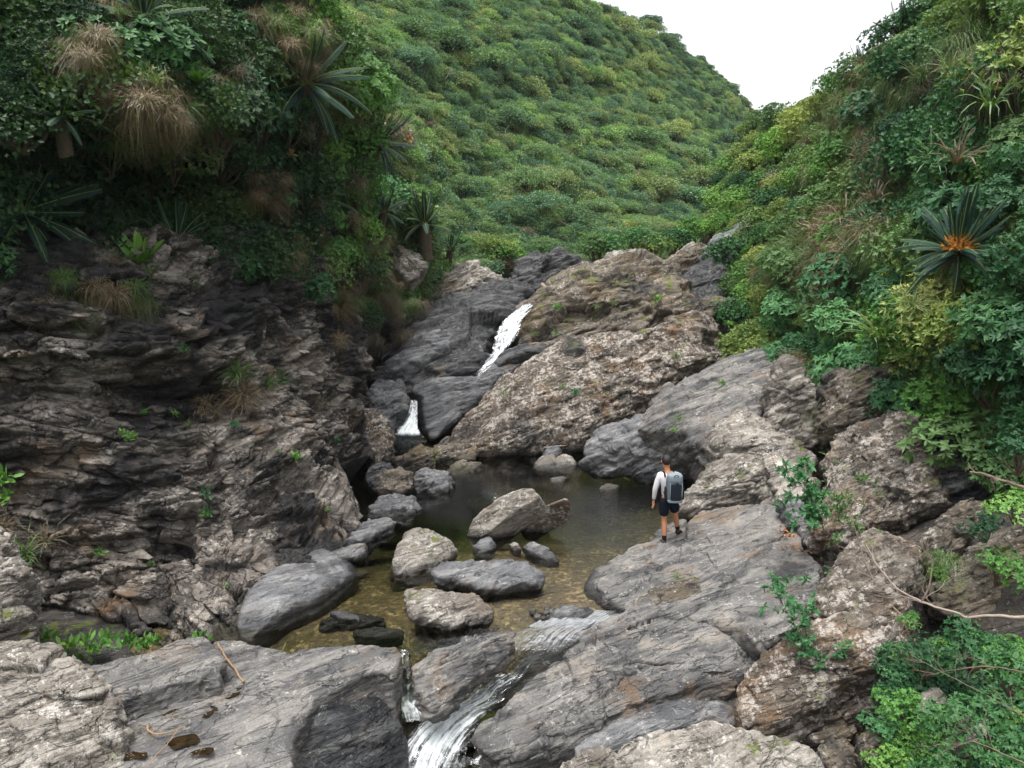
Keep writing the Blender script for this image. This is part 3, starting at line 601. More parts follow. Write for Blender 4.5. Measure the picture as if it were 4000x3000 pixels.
rock('rock', 'smooth dark grey rock under the edge of the huge lower slab', [(2250, 2930), (2380, 2850), (2500, 2790), (2650, 2720), (2760, 2700), (2800, 2730), (2790, 2790), (2700, 2850), (2560, 2890), (2420, 2940), (2300, 2980)],
     F(2600, 2810, -.42, (0, -.3, 1)), 'grey', .16, .7, 2.8, down=True, seed=15, amp=.4, strata=.3, edge=.2)
rock('rock', 'rounded smooth dark rock at the small white pool in the gap', [(2700, 2800), (2760, 2750), (2840, 2745), (2890, 2790), (2892, 2835), (2830, 2860), (2740, 2860), (2690, 2840)], F(2800, 2820, -.5, (0, -.4, 1)), 'grey', .16, .4, 2.4, seed=16, amp=.3, strata=.2, edge=.1)
rock('boulder', 'pale weathered boulder cut by the bottom edge right of centre', [(2400, 2920), (2470, 2885), (2600, 2880), (2720, 2850), (2850, 2860), (2980, 2890), (3090, 2930), (3170, 2980), (3200, 3060), (3190, 3150), (2390, 3150)],
     F(2800, 2930, .30, (0.05, -.4, 1)), 'pale', .22, 1.0, 3.2, down=True, seed=17, amp=.45, cat='boulder')
rock('rock', 'small pale rock at the bottom edge left of the weathered boulder', [(2190, 3000), (2250, 2960), (2330, 2940), (2390, 2945), (2400, 3040), (2380, 3100), (2200, 3100)], F(2300, 2980, -.15, (0, -.4, 1)), 'pale', .12, .6, 3, seed=18)
rock('boulder', 'long slanted boulder speckled with white lichen below the bare branch', [(2890, 2740), (2905, 2660), (2980, 2600), (3080, 2510), (3180, 2430), (3300, 2400), (3420, 2440), (3500, 2500), (3480, 2570), (3400, 2620), (3290, 2690), (3180, 2770), (3060, 2830), (2960, 2870), (2905, 2820)],
     [G(2950, 2700, .05), G(3350, 2450, .95), G(3250, 2700, .25)], 'lichen', .30, 1.2, 3.2, down=True, seed=19, amp=.55, facets=4, cat='boulder')
rock('boulder', 'brown white-flecked boulder propped on top of the long slanted one', [(3180, 2400), (3210, 2320), (3260, 2240), (3330, 2160), (3440, 2100), (3550, 2100), (3590, 2160), (3590, 2260), (3550, 2360), (3520, 2470), (3460, 2530), (3330, 2490), (3230, 2460)],
     [G(3230, 2420, .75), G(3540, 2200, 1.45), G(3450, 2480, .85)], 'lichen', .35, 1.2, 3, down=True, seed=20, amp=.6, facets=4, cat='boulder')
rock('boulder', 'flat-faced grey slab leaning behind the lichen boulders at the right', [(2990, 2330), (3080, 2280), (3180, 2260), (3200, 2330), (3120, 2440), (3030, 2560), (2985, 2620), (2980, 2450)],
     [G(3000, 2500, .0), G(3180, 2280, .6), G(3060, 2340, .45)], 'slab', .12, .8, 5, down=True, seed=21, amp=.4)
rock('rock', 'brown layered rock leaning under the right-hand shrubs', [(3590, 2130), (3640, 2070), (3720, 2010), (3800, 1950), (3830, 1990), (3800, 2070), (3760, 2150), (3700, 2200), (3620, 2210)], (A(3700, 2100, 10.2), (-.3, -.6, .8)), 'brown', .25, .8, 3, seed=22)
rock('boulder', 'dark brown boulder behind the green leaves at the right edge', [(3640, 2400), (3680, 2260), (3780, 2150), (3900, 2100), (4100, 2080), (4150, 2300), (4000, 2430), (3800, 2450)], (A(3850, 2280, 9.4), (-.3, -.7, .6)), 'brown', .35, 1.2, 3, seed=23, cat='boulder')
rock('boulder', 'big overhanging boulder white with lichen above the leaf-filled gap', [(3190, 2130), (3180, 2020), (3220, 1900), (3230, 1780), (3300, 1700), (3450, 1660), (3620, 1690), (3700, 1760), (3720, 1880), (3660, 1990), (3560, 2040), (3460, 2090), (3380, 2140), (3280, 2170)],
     [G(3250, 2130, .8), A(3300, 1720, 13.6), A(3650, 1850, 12.4)], 'lichen', .6, 1.8, 3, seed=24, amp=.8, facets=4, cat='boulder')
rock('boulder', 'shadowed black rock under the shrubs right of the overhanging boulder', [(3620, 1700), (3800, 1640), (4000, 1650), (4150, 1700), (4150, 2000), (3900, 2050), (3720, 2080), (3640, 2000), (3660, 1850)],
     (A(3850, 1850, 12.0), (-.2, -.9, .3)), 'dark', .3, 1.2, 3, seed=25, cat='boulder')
rock('boulder', 'pale pinkish boulder resting on the ledge right of the hiker', [(2660, 2000), (2665, 1960), (2720, 1890), (2760, 1830), (2850, 1780), (2960, 1780), (3020, 1830), (3040, 1900), (3000, 1960), (2900, 1985), (2800, 2000), (2700, 2025)],
     [G(2680, 2010, .15), G(3000, 1960, .55), A(2850, 1790, 15.6)], 'pale', .45, 1.2, 2.8, seed=26, amp=.7, cat='boulder')
rock('boulder', 'tilted pale boulder above the pinkish one by the green shrub', [(2790, 1760), (2780, 1690), (2830, 1650), (2930, 1640), (3030, 1650), (3110, 1720), (3160, 1820), (3190, 1940), (3140, 2010), (3060, 1980), (3010, 1900), (2930, 1810)],
     [A(2830, 1750, 15.8), A(2980, 1660, 16.8), A(3130, 1950, 14.0)], 'pale', .35, 1.4, 3, seed=27, amp=.7, facets=4, cat='boulder')
rock('rock', 'shadowed grey rock in the cleft below the tilted pale boulder', [(3060, 1960), (3130, 1940), (3200, 2010), (3220, 2100), (3190, 2200), (3130, 2130), (3090, 2050)], F(3140, 2080, .75, (0, -.7, .7)), 'grey', .2, .6, 3, seed=28)
rock('boulder', 'upright grey-white rock tower hung with dry roots', [(3000, 1600), (3010, 1480), (3060, 1420), (3130, 1450), (3180, 1540), (3230, 1640), (3220, 1740), (3130, 1760), (3050, 1740), (3005, 1680)],
     (A(3110, 1600, 16.2), (-.25, -.85, .45)), 'pale', .5, 1.6, 3, seed=29, facets=4, cat='boulder')
rock('boulder', 'brown rock face hidden under hanging shrubs at the right', [(3230, 1480), (3350, 1450), (3600, 1500), (3750, 1650), (3700, 1760), (3500, 1740), (3300, 1720), (3220, 1650)], (A(3450, 1620, 14.8), (-.2, -.85, .5)), 'brown', .4, 1.6, 3, seed=30, cat='boulder')
# far side of the pool
rock('boulder', 'rounded grey boulder jutting into the back right of the pool', [(2282, 1740), (2310, 1700), (2400, 1665), (2500, 1650), (2620, 1650), (2720, 1690), (2770, 1760), (2740, 1830), (2680, 1860), (2600, 1885), (2520, 1880), (2470, 1855), (2330, 1850), (2290, 1800)],
     [G(2400, 1855, -.05), G(2650, 1880, -.05), A(2550, 1650, 18.6)], 'grey', .6, 1.4, 2.6, seed=31, amp=.7, facets=4, cat='boulder', edge=.8)
rock('slab', 'long banded grey slab sloping down from the green shrub to the pool', [(2460, 1660), (2560, 1600), (2660, 1520), (2760, 1460), (2870, 1400), (2980, 1370), (3060, 1380), (3060, 1480), (3010, 1570), (2960, 1640), (2860, 1660), (2800, 1700), (2760, 1760), (2640, 1700), (2520, 1690)],
     [A(2520, 1680, 18.0), A(2980, 1390, 20.5), A(2800, 1690, 17.0)], 'slab', .3, 1.4, 3.5, seed=32, amp=.6, cat='rock slab')
rock('boulder', 'massive brown boulder spotted with white lichen in the middle of the gorge', [(1690, 1740), (1740, 1680), (1830, 1600), (1930, 1520), (2020, 1450), (2130, 1390), (2230, 1345), (2330, 1325), (2430, 1320), (2530, 1335), (2630, 1270), (2720, 1220), (2830, 1190), (2870, 1260), (2850, 1340), (2790, 1410),
      (2700, 1490), (2600, 1560), (2480, 1630), (2350, 1690), (2290, 1740), (2150, 1755), (2000, 1775), (1900, 1790), (1800, 1775), (1720, 1760)],
     [G(1950, 1785, -.1), A(2330, 1330, 24.2), A(2800, 1350, 24.0)], 'lichen', .8, 2.6, 2.6, seed=33, amp=.6, facets=5, dens=1.1, cat='boulder')
rock('boulder', 'smooth dark blue-grey rock between the upper and lower waterfalls', [(1620, 1520), (1680, 1490), (1780, 1480), (1880, 1470), (1930, 1420), (1990, 1390), (2080, 1375), (2130, 1390), (2020, 1460), (1930, 1530), (1840, 1600), (1760, 1670), (1690, 1720), (1670, 1690), (1655, 1620), (1650, 1560)],
     [G(1680, 1730, 0), A(1700, 1500, 23.4), A(2080, 1390, 25.0)], 'grey', .45, 1.6, 2.8, seed=34, amp=.6, edge=.3, strata=.5, cat='boulder')
rock('boulder', 'tall brown mossy rock mass beside the upper waterfall', [(2060, 1330), (2055, 1230), (2090, 1180), (2180, 1120), (2290, 1060), (2400, 1020), (2490, 1000), (2560, 1040), (2640, 1050), (2680, 1120), (2700, 1180), (2680, 1240), (2600, 1290), (2530, 1320), (2400, 1310), (2280, 1330), (2180, 1345), (2100, 1355)],
     [A(2100, 1340, 26.2), A(2300, 1070, 29.5), A(2650, 1200, 28.0)], 'brown', .9, 2.6, 3, seed=35, amp=.8, facets=5, edge=1.3, cat='boulder')
rock('rock', 'narrow grey ledge under the brown mossy mass at the falls', [(1980, 1400), (2040, 1360), (2150, 1345), (2280, 1330), (2330, 1330), (2220, 1370), (2120, 1400), (2040, 1420)], (A(2150, 1370, 25.2), (0, -.7, .7)), 'slab', .25, .8, 3, seed=36)
rock('slab', 'wide wet black rock slope left of the upper waterfall', [(1480, 1370), (1530, 1290), (1620, 1230), (1740, 1180), (1860, 1160), (1960, 1100), (2060, 1080), (2120, 1100), (2060, 1180), (2020, 1230), (1960, 1290), (1910, 1370), (1880, 1430), (1800, 1470), (1680, 1480), (1560, 1470), (1490, 1440)],
     [A(1560, 1460, 24.2), A(1560, 1290, 27), A(2040, 1110, 30)], 'dark', .6, 2.0, 3, seed=37, amp=.8, facets=4, cat='rock slope')
rock('slab', 'grey-green wedge of bedrock lit along its top edge beside the wet black slope', [(1490, 1465), (1540, 1415), (1620, 1350), (1700, 1300), (1760, 1300), (1775, 1335), (1730, 1385), (1650, 1430), (1570, 1465)],
     [A(1500, 1460, 23.7), A(1760, 1310, 25.6), A(1640, 1430, 23.9)], 'grey', .3, .8, 4, seed=137, amp=.5, cat='rock slab')
rock('boulder', 'rounded wet black rock hugging the foot of the upper waterfall', [(1925, 1435), (1950, 1395), (2000, 1370), (2060, 1352), (2130, 1350), (2120, 1380), (2050, 1400), (1985, 1420), (1945, 1450)],
     (A(2020, 1400, 24.3), (-.2, -.6, .8)), 'dark', .25, .7, 2.8, seed=138, amp=.5, cat='boulder')
rock('slab', 'lower black ledge streaked by spray under the upper waterfall', [(1590, 1490), (1680, 1440), (1790, 1400), (1880, 1390), (1900, 1430), (1850, 1475), (1740, 1490), (1640, 1500)],
     [A(1600, 1490, 23.6), A(1890, 1400, 25.0), A(1800, 1480, 23.9)], 'dark', .2, .8, 4, seed=139, amp=.5, cat='rock slab')
rock('boulder', 'wet black boulder with a pointed crest at the head of the falls', [(1990, 1100), (2040, 1040), (2120, 1000), (2200, 990), (2290, 1010), (2310, 1050), (2260, 1080), (2200, 1120), (2130, 1170), (2060, 1200), (2010, 1170)], (A(2140, 1090, 30), (-.1, -.8, .6)), 'dark', .5, 1.6, 2.8, seed=38, cat='boulder')
rock('boulder', 'low grey crest rock catching light on the skyline of the gorge', [(2300, 1050), (2400, 1010), (2480, 985), (2540, 1000), (2560, 1040), (2460, 1060), (2360, 1080)], (A(2430, 1030, 31.5), (0, -.6, .8)), 'pale', .4, 1.4, 3, seed=39, cat='boulder')
rock('boulder', 'pale pinkish outcrop below the grasses left of the falls', [(1640, 1110), (1720, 1080), (1820, 1040), (1900, 1060), (1980, 1100), (1960, 1150), (1870, 1170), (1760, 1190), (1660, 1200)], (A(1800, 1120, 31), (-.1, -.8, .6)), 'pale', .5, 1.6, 2.8, seed=40, cat='boulder')
rock('boulder', 'isolated tan boulder with slanted layers high on the left bank', [(1520, 1000), (1560, 975), (1620, 990), (1660, 1020), (1650, 1060), (1600, 1100), (1560, 1080), (1530, 1040)], (A(1590, 1035, 26.5), (.1, -.8, .5)), 'pale', .4, .9, 2.6, seed=41, bed=unit([.6, -.2, .8]), cat='boulder')
for nm, lb, po, Y, mt, sd in [
    ('boulder', 'dark smooth boulder in the chute under the right-hand bushes', [(2640, 1110), (2700, 1060), (2790, 1040), (2860, 1070), (2870, 1150), (2820, 1210), (2740, 1220), (2670, 1180)], 29, 'dark', 42),
    ('boulder', 'steep dark rock wall at the top of the gorge beneath the bushes', [(2740, 1030), (2780, 960), (2850, 910), (2920, 880), (2960, 900), (2940, 980), (2880, 1060), (2800, 1060)], 31, 'grey', 43),
    ('boulder', 'brownish rock at the far end of the stream gorge', [(2560, 1060), (2620, 1010), (2700, 985), (2780, 990), (2800, 1030), (2720, 1070), (2640, 1090)], 32, 'brown', 44),
    ('rock', 'pale driftwood-coloured rock far up the stream', [(2640, 1000), (2680, 965), (2740, 960), (2790, 985), (2740, 1010)], 36, 'pale', 45),
    ('boulder', 'rounded dark boulder in the shaded hollow right of the mossy mass', [(2620, 1250), (2660, 1200), (2750, 1180), (2850, 1180), (2860, 1220), (2760, 1260), (2680, 1290)], 27, 'brown', 46)]:
    c = np.mean(po, 0); rock(nm, lb, po, (A(c[0], c[1], Y), (-.1, -.8, .6)), mt, .5, 1.6, 2.8, seed=sd, cat='boulder')
# left bank of the pool
for lb, po, z, mt, sd, tp in [
    ('dark undercut boulder with a pale top below the small waterfall', [(1530, 1800), (1560, 1775), (1640, 1765), (1740, 1755), (1800, 1745), (1850, 1760), (1845, 1800), (1780, 1845), (1700, 1850), (1600, 1855), (1540, 1840)], .05, 'brown', 50, .16),
    ('angular grey boulder standing in the back left of the pool', [(1610, 1900), (1630, 1860), (1690, 1845), (1750, 1850), (1772, 1890), (1765, 1925), (1700, 1945), (1640, 1930)], .1, 'grey', 51, .3),
    ('flat tan rock lying in the water beside the angular grey boulder', [(1750, 1840), (1790, 1810), (1830, 1805), (1890, 1815), (1880, 1835), (1830, 1850), (1770, 1855)], .03, 'brown', 52, .12),
    ('brown lumpy rock at the foot of the cliff by the back of the pool', [(1470, 1890), (1500, 1850), (1560, 1840), (1610, 1860), (1610, 1910), (1560, 1940), (1490, 1940)], .25, 'brown', 53, .3),
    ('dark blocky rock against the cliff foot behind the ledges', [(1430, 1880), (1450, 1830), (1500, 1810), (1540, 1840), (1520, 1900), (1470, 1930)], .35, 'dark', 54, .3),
    ('flat grey ledge at the waterline under the boxy hollow', [(1440, 1990), (1480, 1950), (1550, 1935), (1620, 1945), (1636, 1970), (1590, 2000), (1510, 2015), (1450, 2010)], .12, 'grey', 55, .12),
    ('low pointed grey ledge sloping into the pool at the cliff foot', [(1330, 2130), (1380, 2070), (1450, 2040), (1540, 2030), (1520, 2060), (1460, 2100), (1390, 2140)], .06, 'grey', 56, .1),
    ('tall cracked grey buttress beside the small waterfall', [(1430, 1560), (1480, 1480), (1550, 1490), (1580, 1540), (1575, 1610), (1535, 1670), (1510, 1740), (1470, 1790), (1430, 1760)], 1.2, 'grey', 57, .4),
    ('lichen-spotted rock pillar between the cliff and the small waterfall', [(1390, 1620), (1440, 1600), (1500, 1640), (1530, 1720), (1520, 1800), (1480, 1830), (1420, 1800)], .9, 'lichen', 58, .4),
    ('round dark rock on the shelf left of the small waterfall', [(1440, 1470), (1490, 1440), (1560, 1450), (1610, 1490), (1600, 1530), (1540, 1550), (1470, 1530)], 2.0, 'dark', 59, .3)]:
    c = np.mean(po, 0); Yc = {57: 21.0, 58: 19.5, 59: 23.5}.get(sd)
    P0 = A(c[0], c[1], Yc) if Yc else G(c[0], c[1], z)
    rock('boulder' if tp > .25 else 'rock', lb, po, (P0, (.15, -.75, .65) if tp > .15 else (0, -.25, 1)), mt, tp, max(.4, tp * 2), 3.4, seed=sd, amp=.85, facets=6, edge=1.4, cat='boulder' if tp > .25 else 'rock')
# rocks standing in the pool
rock('rock', 'tall slanted block leaning out of the middle of the pool', [(1826, 2096), (1845, 2045), (1895, 1992), (1958, 1946), (2030, 1916), (2082, 1916), (2104, 1940), (2085, 1962), (2030, 1990), (1975, 2030), (1925, 2072), (1880, 2098)],
     [G(1835, 2100, -.02), G(1905, 2092, .10), A(2085, 1930, 13.9)], 'pale', .05, .70, 5, N=(-.36, -.56, .74), seed=61, amp=.26, facets=0, bed=unit([-.6, .1, .75]), nb=14)
rock('rock', 'knife-edged slanted rock leaning against the tall block in the pool', [(2030, 2062), (2058, 2016), (2118, 1984), (2180, 1962), (2219, 1950), (2205, 1972), (2150, 2000), (2095, 2035), (2060, 2066)],
     [G(2035, 2075, .0), G(2075, 2066, .10), A(2212, 1953, 13.8)], 'lichen', .04, .55, 5, N=(-.25, -.45, .85), seed=62, amp=.28, facets=0, bed=unit([-.6, .1, .75]), nb=5)
rock('rock', 'conical grey boulder in the pool left of the leaning block', [(1536, 2210), (1555, 2150), (1590, 2100), (1640, 2082), (1700, 2095), (1750, 2130), (1778, 2160), (1750, 2190), (1690, 2220), (1620, 2245), (1560, 2250)],
     [G(1570, 2245, 0), G(1740, 2195, 0), A(1650, 2095, 13.5)], 'pale', .25, .7, 2.6, seed=63, amp=.6, cat='boulder')
rock('rock', 'long flat dark grey rock lying across the middle of the pool', [(1690, 2215), (1720, 2198), (1800, 2205), (1880, 2195), (1980, 2190), (2060, 2210), (2112, 2250), (2110, 2280), (2030, 2285), (1950, 2310), (1900, 2305), (1800, 2275), (1710, 2260)],
     F(1900, 2255, .20, (0, -.35, .95)), 'grey', .10, .35, 3.2, seed=64, amp=.55)
rock('rock', 'faceted pale rock in the shallows nearest the rapids', [(1592, 2360), (1610, 2325), (1680, 2310), (1760, 2315), (1850, 2340), (1915, 2385), (1918, 2415), (1850, 2435), (1760, 2452), (1690, 2440), (1620, 2400)],
     F(1750, 2395, .16, (0.1, -.4, .95)), 'pale', .14, .35, 2.6, seed=65, amp=.7, facets=5)
small = [('small round stone touching the faceted pale rock', [(1577, 2325), (1590, 2305), (1620, 2303), (1635, 2320), (1615, 2345), (1585, 2345)], .06, 'pale'),
    ('small grey rock at the foot of the leaning block', [(1845, 2150), (1870, 2115), (1915, 2105), (1940, 2130), (1920, 2155), (1870, 2165)], .05, 'grey'),
    ('dark elongated rock pointing right beside the gravel bar', [(2040, 2130), (2080, 2122), (2130, 2140), (2175, 2180), (2180, 2198), (2130, 2190), (2070, 2160)], .05, 'grey'),
    ('small tan stone on the gravel bar', [(1990, 2130), (2005, 2118), (2025, 2130), (2035, 2150), (2010, 2155)], .05, 'pale'),
    ('low rock of the trio at the back of the pool, nearest the camera', [(2085, 1820), (2120, 1785), (2160, 1775), (2175, 1810), (2170, 1838), (2110, 1840)], .05, 'pale'),
    ('pale right-hand rock of the trio at the back of the pool', [(2160, 1800), (2190, 1775), (2230, 1785), (2250, 1815), (2240, 1835), (2180, 1838)], .08, 'pale'),
    ('small peaked rock topping the trio at the back of the pool', [(2120, 1775), (2140, 1750), (2180, 1745), (2195, 1765), (2170, 1785), (2130, 1790)], .25, 'grey'),
    ('pale stone just breaking the water behind the slanted rocks', [(2150, 1875), (2180, 1862), (2215, 1865), (2200, 1878), (2160, 1885)], -.01, 'pale'),
    ('whitish stone barely awash near the hiker', [(2340, 1905), (2370, 1893), (2420, 1898), (2400, 1912), (2350, 1915)], -.01, 'pale'),
    ('dark wet rock beside the pebbles at the pool outlet', [(2150, 2400), (2190, 2370), (2260, 2372), (2320, 2385), (2310, 2410), (2240, 2425), (2170, 2425)], .03, 'grey'),
    ('thin dark stone awash in the brown shallows', [(1290, 2395), (1330, 2388), (1400, 2408), (1405, 2420), (1340, 2418)], .0, 'grey'),
    ('submerged dark slab pale at one tip in the brown shallows', [(1240, 2425), (1320, 2405), (1480, 2410), (1500, 2425), (1380, 2445), (1260, 2440)], -.10, 'dark'),
    ('long submerged dark slab nearest the flat grey slab', [(1380, 2470), (1440, 2458), (1560, 2460), (1570, 2475), (1450, 2488)], -.10, 'dark'),
    ('white-topped stone at the waterline by the outlet', [(2330, 2290), (2350, 2268), (2375, 2265), (2370, 2300), (2345, 2325)], .12, 'pale'),
    ('brown stone between the outlet ledge and the white-topped stone', [(2380, 2345), (2400, 2318), (2440, 2310), (2430, 2340), (2400, 2360)], .12, 'brown')]
for k, (lb, po, z, mt) in enumerate(small):
    c = np.mean(po, 0); sub = 'submerged' in lb or 'awash' in lb or 'breaking' in lb
    rock('stone', lb, po, (G(c[0], c[1], z), (0, -.5, .9) if not sub else (0, -.05, 1)), mt, .09 if not sub else .03, .3, 2.8, seed=70 + k, amp=.7, cat='stone', dens=.9)
# small slabs and stones at the bottom right
br = [('tan split slab at the bottom right below the long boulder', [(3000, 2860), (3080, 2820), (3180, 2790), (3215, 2800), (3200, 2840), (3120, 2880), (3060, 2900)], -.3, 'pale'),
    ('brown tapering slab right of the tan split slab', [(3160, 2880), (3240, 2850), (3330, 2840), (3345, 2870), (3300, 2895), (3200, 2900)], -.3, 'brown'),
    ('small brown slab on top of the brown tapering one', [(3245, 2810), (3300, 2795), (3350, 2800), (3340, 2835), (3260, 2835)], -.2, 'brown'),
    ('dark brown stone at the bottom edge among dead leaves', [(3200, 2920), (3280, 2890), (3360, 2940), (3370, 3010), (3260, 3030), (3210, 2980)], -.4, 'brown'),
    ('squarish pale stone poking through the bottom right leaves', [(3590, 2720), (3640, 2690), (3690, 2720), (3680, 2790), (3610, 2800)], .7, 'pale'),
    ('greyish stone beside the bare twigs at the bottom right', [(3750, 2820), (3800, 2800), (3860, 2820), (3850, 2890), (3770, 2890)], .8, 'pale'),
    ('dull brown rock behind the bottom right shrub', [(3360, 2880), (3450, 2850), (3560, 2870), (3580, 2960), (3480, 3000), (3380, 2980)], -.1, 'brown')]
for k, (lb, po, z, mt) in enumerate(br):
    c = np.mean(po, 0); rock('stone', lb, po, (G(c[0], c[1], z), (0, -.4, .95)), mt, .10, .4, 3.2, seed=90 + k, amp=.6, cat='stone')
pb = np.random.default_rng(3)
for k in range(11):
    x = pb.uniform(2075, 2160); y = pb.uniform(2375, 2420); r0 = pb.uniform(9, 17)
    po = [(x + r0 * math.cos(a) * pb.uniform(.8, 1.2), y + r0 * .7 * math.sin(a)) for a in np.linspace(0, 2 * math.pi, 7)[:-1]]
    rock('pebble', 'orange-brown pebble in the little heap at the pool outlet', po, (G(x, y, .04), (0, -.4, 1)), 'brown' if k % 2 else 'pale', .04, .08, 2.2, seed=120 + k, cat='pebble', group='pebbles heaped at the pool outlet', amp=.4, fine=.3)

# ------------------------------------------------------------------ moving water
flow('upper_waterfall', [fr_(2062, 1196, Y=26.5, w=18), fr_(2045, 1215, Y=26.2, w=26), fr_(2003, 1256, Y=25.7, w=36), fr_(1976, 1317, Y=25.2, w=42), fr_(1948, 1378, Y=24.8, w=27), fr_(1905, 1425, Y=24.4, w=26), fr_(1868, 1458, Y=24.1, w=34), fr_(1830, 1485, Y=24.0, w=30)],
     [.3, .68, .88, .82, .72, .74, .6, .1], 'tall white ribbon of water beside the brown rock mass', 1, 'structure', .05, 1.3)
flow('lower_waterfall', [fr_(1617, 1572, Y=21.9, w=14), fr_(1611, 1620, Y=21.4, w=22), fr_(1599, 1668, Y=20.9, w=32), fr_(1594, 1702, Y=20.6, w=52), fr_(1592, 1728, z=.14, w=74), fr_(1575, 1752, z=.08, w=30), fr_(1570, 1780, z=.05, w=20)],
     [.4, .75, .9, 1.05, 1.1, .5, .2], 'short white fall dropping into the back corner of the pool', 2, 'structure', .05, 1.3)
flow('stream_outlet', [fr_(2300, 2390, z=.01, w=130), fr_(2240, 2430, z=.01, w=150), fr_(2150, 2480, z=-.06, w=150), fr_(2080, 2540, z=-.16, w=130), fr_(2000, 2610, z=-.38, w=110), fr_(1930, 2680, z=-.62, w=95)],
     [-.7, -.6, -.35, -.1, .25, .4], 'clear shallow sheet of water sliding from the pool to the rapids', 3, 'structure', .02, .22)
flow('rapids', [fr_(1990, 2650, z=-.50, w=75), fr_(1900, 2720, z=-.62, w=90), fr_(1810, 2780, z=-.78, w=110), fr_(1740, 2850, z=-.9, w=130), fr_(1690, 2930, z=-1.02, w=150), fr_(1660, 3020, z=-1.12, w=170), fr_(1640, 3120, z=-1.2, w=190)],
     [.3, .6, .85, .85, .75, .6, .5], 'foaming white rapids running out of the bottom of the gorge', 4, 'structure', .08, 1.3)
flow('side_chute', [fr_(1578, 2540, z=.0, w=26), fr_(1582, 2580, z=-.12, w=28), fr_(1588, 2640, z=-.42, w=40), fr_(1592, 2690, z=-.65, w=62), fr_(1610, 2750, z=-.85, w=90), fr_(1650, 2830, z=-.98, w=110)],
     [.3, .5, .85, 1.1, .95, .6], 'narrow chute of white water through the notch in the flat slab', 5, 'structure', .05, 1.2)
def puddle(poly, z, mat, name='puddle', label=None):
    p = G(*crom(np.array(poly, float), 24).T, z); me = D.meshes.new(name); me.from_pydata([tuple(q) for q in p], [], [list(range(len(p)))]); me.materials.append(mat)
    return link(name, me, label=label, kind='structure')
M['puddle'] = water_mat('puddle_water', (0.45, 0.38, 0.25), 0.05)
puddle([(2840, 2800), (2870, 2720), (2930, 2700), (2960, 2800), (2930, 2880), (2870, 2860)], -.62, M['puddle'])
puddle([(1700, 3200), (1800, 2920), (2100, 2920), (2400, 2900), (2700, 2850), (2600, 3200)], -1.1, M['puddle'], 'lower_pool_water')

# ================================================================== plants: prototypes
def leaves(base, d, nrm, L, W, fold=0.25, two=False):
    """leaf faces: base points, length axis, face normal. Rhombic, folded along the midrib; two=True adds a bend"""
    n = len(base); L = np.broadcast_to(L, (n,))[:, None]; W = np.broadcast_to(W, (n,))[:, None]
    d = unit(d); s = unit(np.cross(d, nrm)); nn = unit(np.cross(s, d))
    if not two:
        V = np.stack([base, base + d * L * .45 + s * W + nn * W * fold, base + d * L, base + d * L * .45 - s * W + nn * W * fold], 1)
        return V.reshape(-1, 3), np.arange(n * 4).reshape(-1, 4)
    tip = d * .92 - nn * .25
    V = np.stack([base, base + d * L * .3 + s * W * .8, base + d * L * .65 + s * W * .9 - nn * L * .04, base + d * L * .6 + tip * L * .4,
                  base + d * L * .65 - s * W * .9 - nn * L * .04, base + d * L * .3 - s * W * .8, base + d * L * .34 - nn * W * fold], 1)
    i = (np.arange(n) * 7)[:, None]
    return V.reshape(-1, 3), np.concatenate([i + np.array([[0, 1, 6, 5]]), i + np.array([[1, 2, 3, 6]]), i + np.array([[6, 3, 4, 5]])])
def blobs(r_, R_, H, n, flat=0.7):
    c = []; 
    for k in range(n):
        a = r_.uniform(0, 2 * math.pi); q = math.sqrt(r_.uniform(0, 1)) * R_ * .75; z = H * (0.45 + 0.35 * (1 - (q / R_) ** 2) + r_.uniform(-.12, .12))
        c.append((q * math.cos(a), q * math.sin(a), z, R_ * r_.uniform(.28, .5)))
    return np.array(c)
def crown_leaves(seed, R_, H, nb, n, L, W, ros=1, spread=.8, two=False, low=-.35, flat=.75):
    r_ = np.random.default_rng(seed); B = blobs(r_, R_, H, nb); w = B[:, 3] ** 2; k = r_.choice(nb, n, p=w / w.sum())
    o = unit(r_.normal(size=(n, 3))); o[:, 2] = np.where(o[:, 2] < low, -o[:, 2], o[:, 2])
    rad = B[k, 3] * r_.uniform(.84, 1.05, n) * (1 + .38 * noise(o * 2.3 + k[:, None] * 3.1))
    p = B[k, :3] + o * rad[:, None] * np.array([1, 1, flat])
    if ros > 1:
        p = np.repeat(p, ros, 0); o = np.repeat(o, ros, 0); o = unit(o + np.array([0, 0, .35]))
        t = unit(np.cross(o, r_.normal(size=o.shape))); d = o * (1 - spread * .6) + t * spread; nr = o
    else:
        d = unit(o + r_.normal(size=o.shape) * .8 + np.array([0, 0, .1])); nr = unit(o + r_.normal(size=o.shape) * .5 + np.array([0, 0, .5]))
    m = len(p); return leaves(p, d, nr, L * r_.uniform(.7, 1.2, m), W * r_.uniform(.8, 1.15, m), two=two), B
def stems(B, seed, r0=.03, base=(0, 0, -.3)):
    r_ = np.random.default_rng(seed); parts = []
    for b in B[:9]:
        p0 = np.array(base); p1 = b[:3] * np.array([1, 1, .95]); mid = (p0 + p1) / 2 + r_.normal(size=3) * .08 * np.linalg.norm(p1)
        parts.append(tube(crom([p0, mid, p1], 7, False), np.linspace(r0, r0 * .35, 7), 5))
    return join(parts)
PR = {}
def reg(kind, parts, mats_): PR.setdefault(kind, []).append((parts, mats_))
def bush_proto(kind, seeds, mat, stemmat='bark', **kw):
    out = []
    for s in seeds:
        (v, f), B = crown_leaves(s, **kw); sv, sf = stems(B, s, r0=.03 * kw['R_'] / .7)
        out.append([('foliage', mesh('foliage', v, f, M[mat], smooth=False)), ('stem', mesh('stem', sv, sf, M[stemmat]))])
    PR[kind] = out
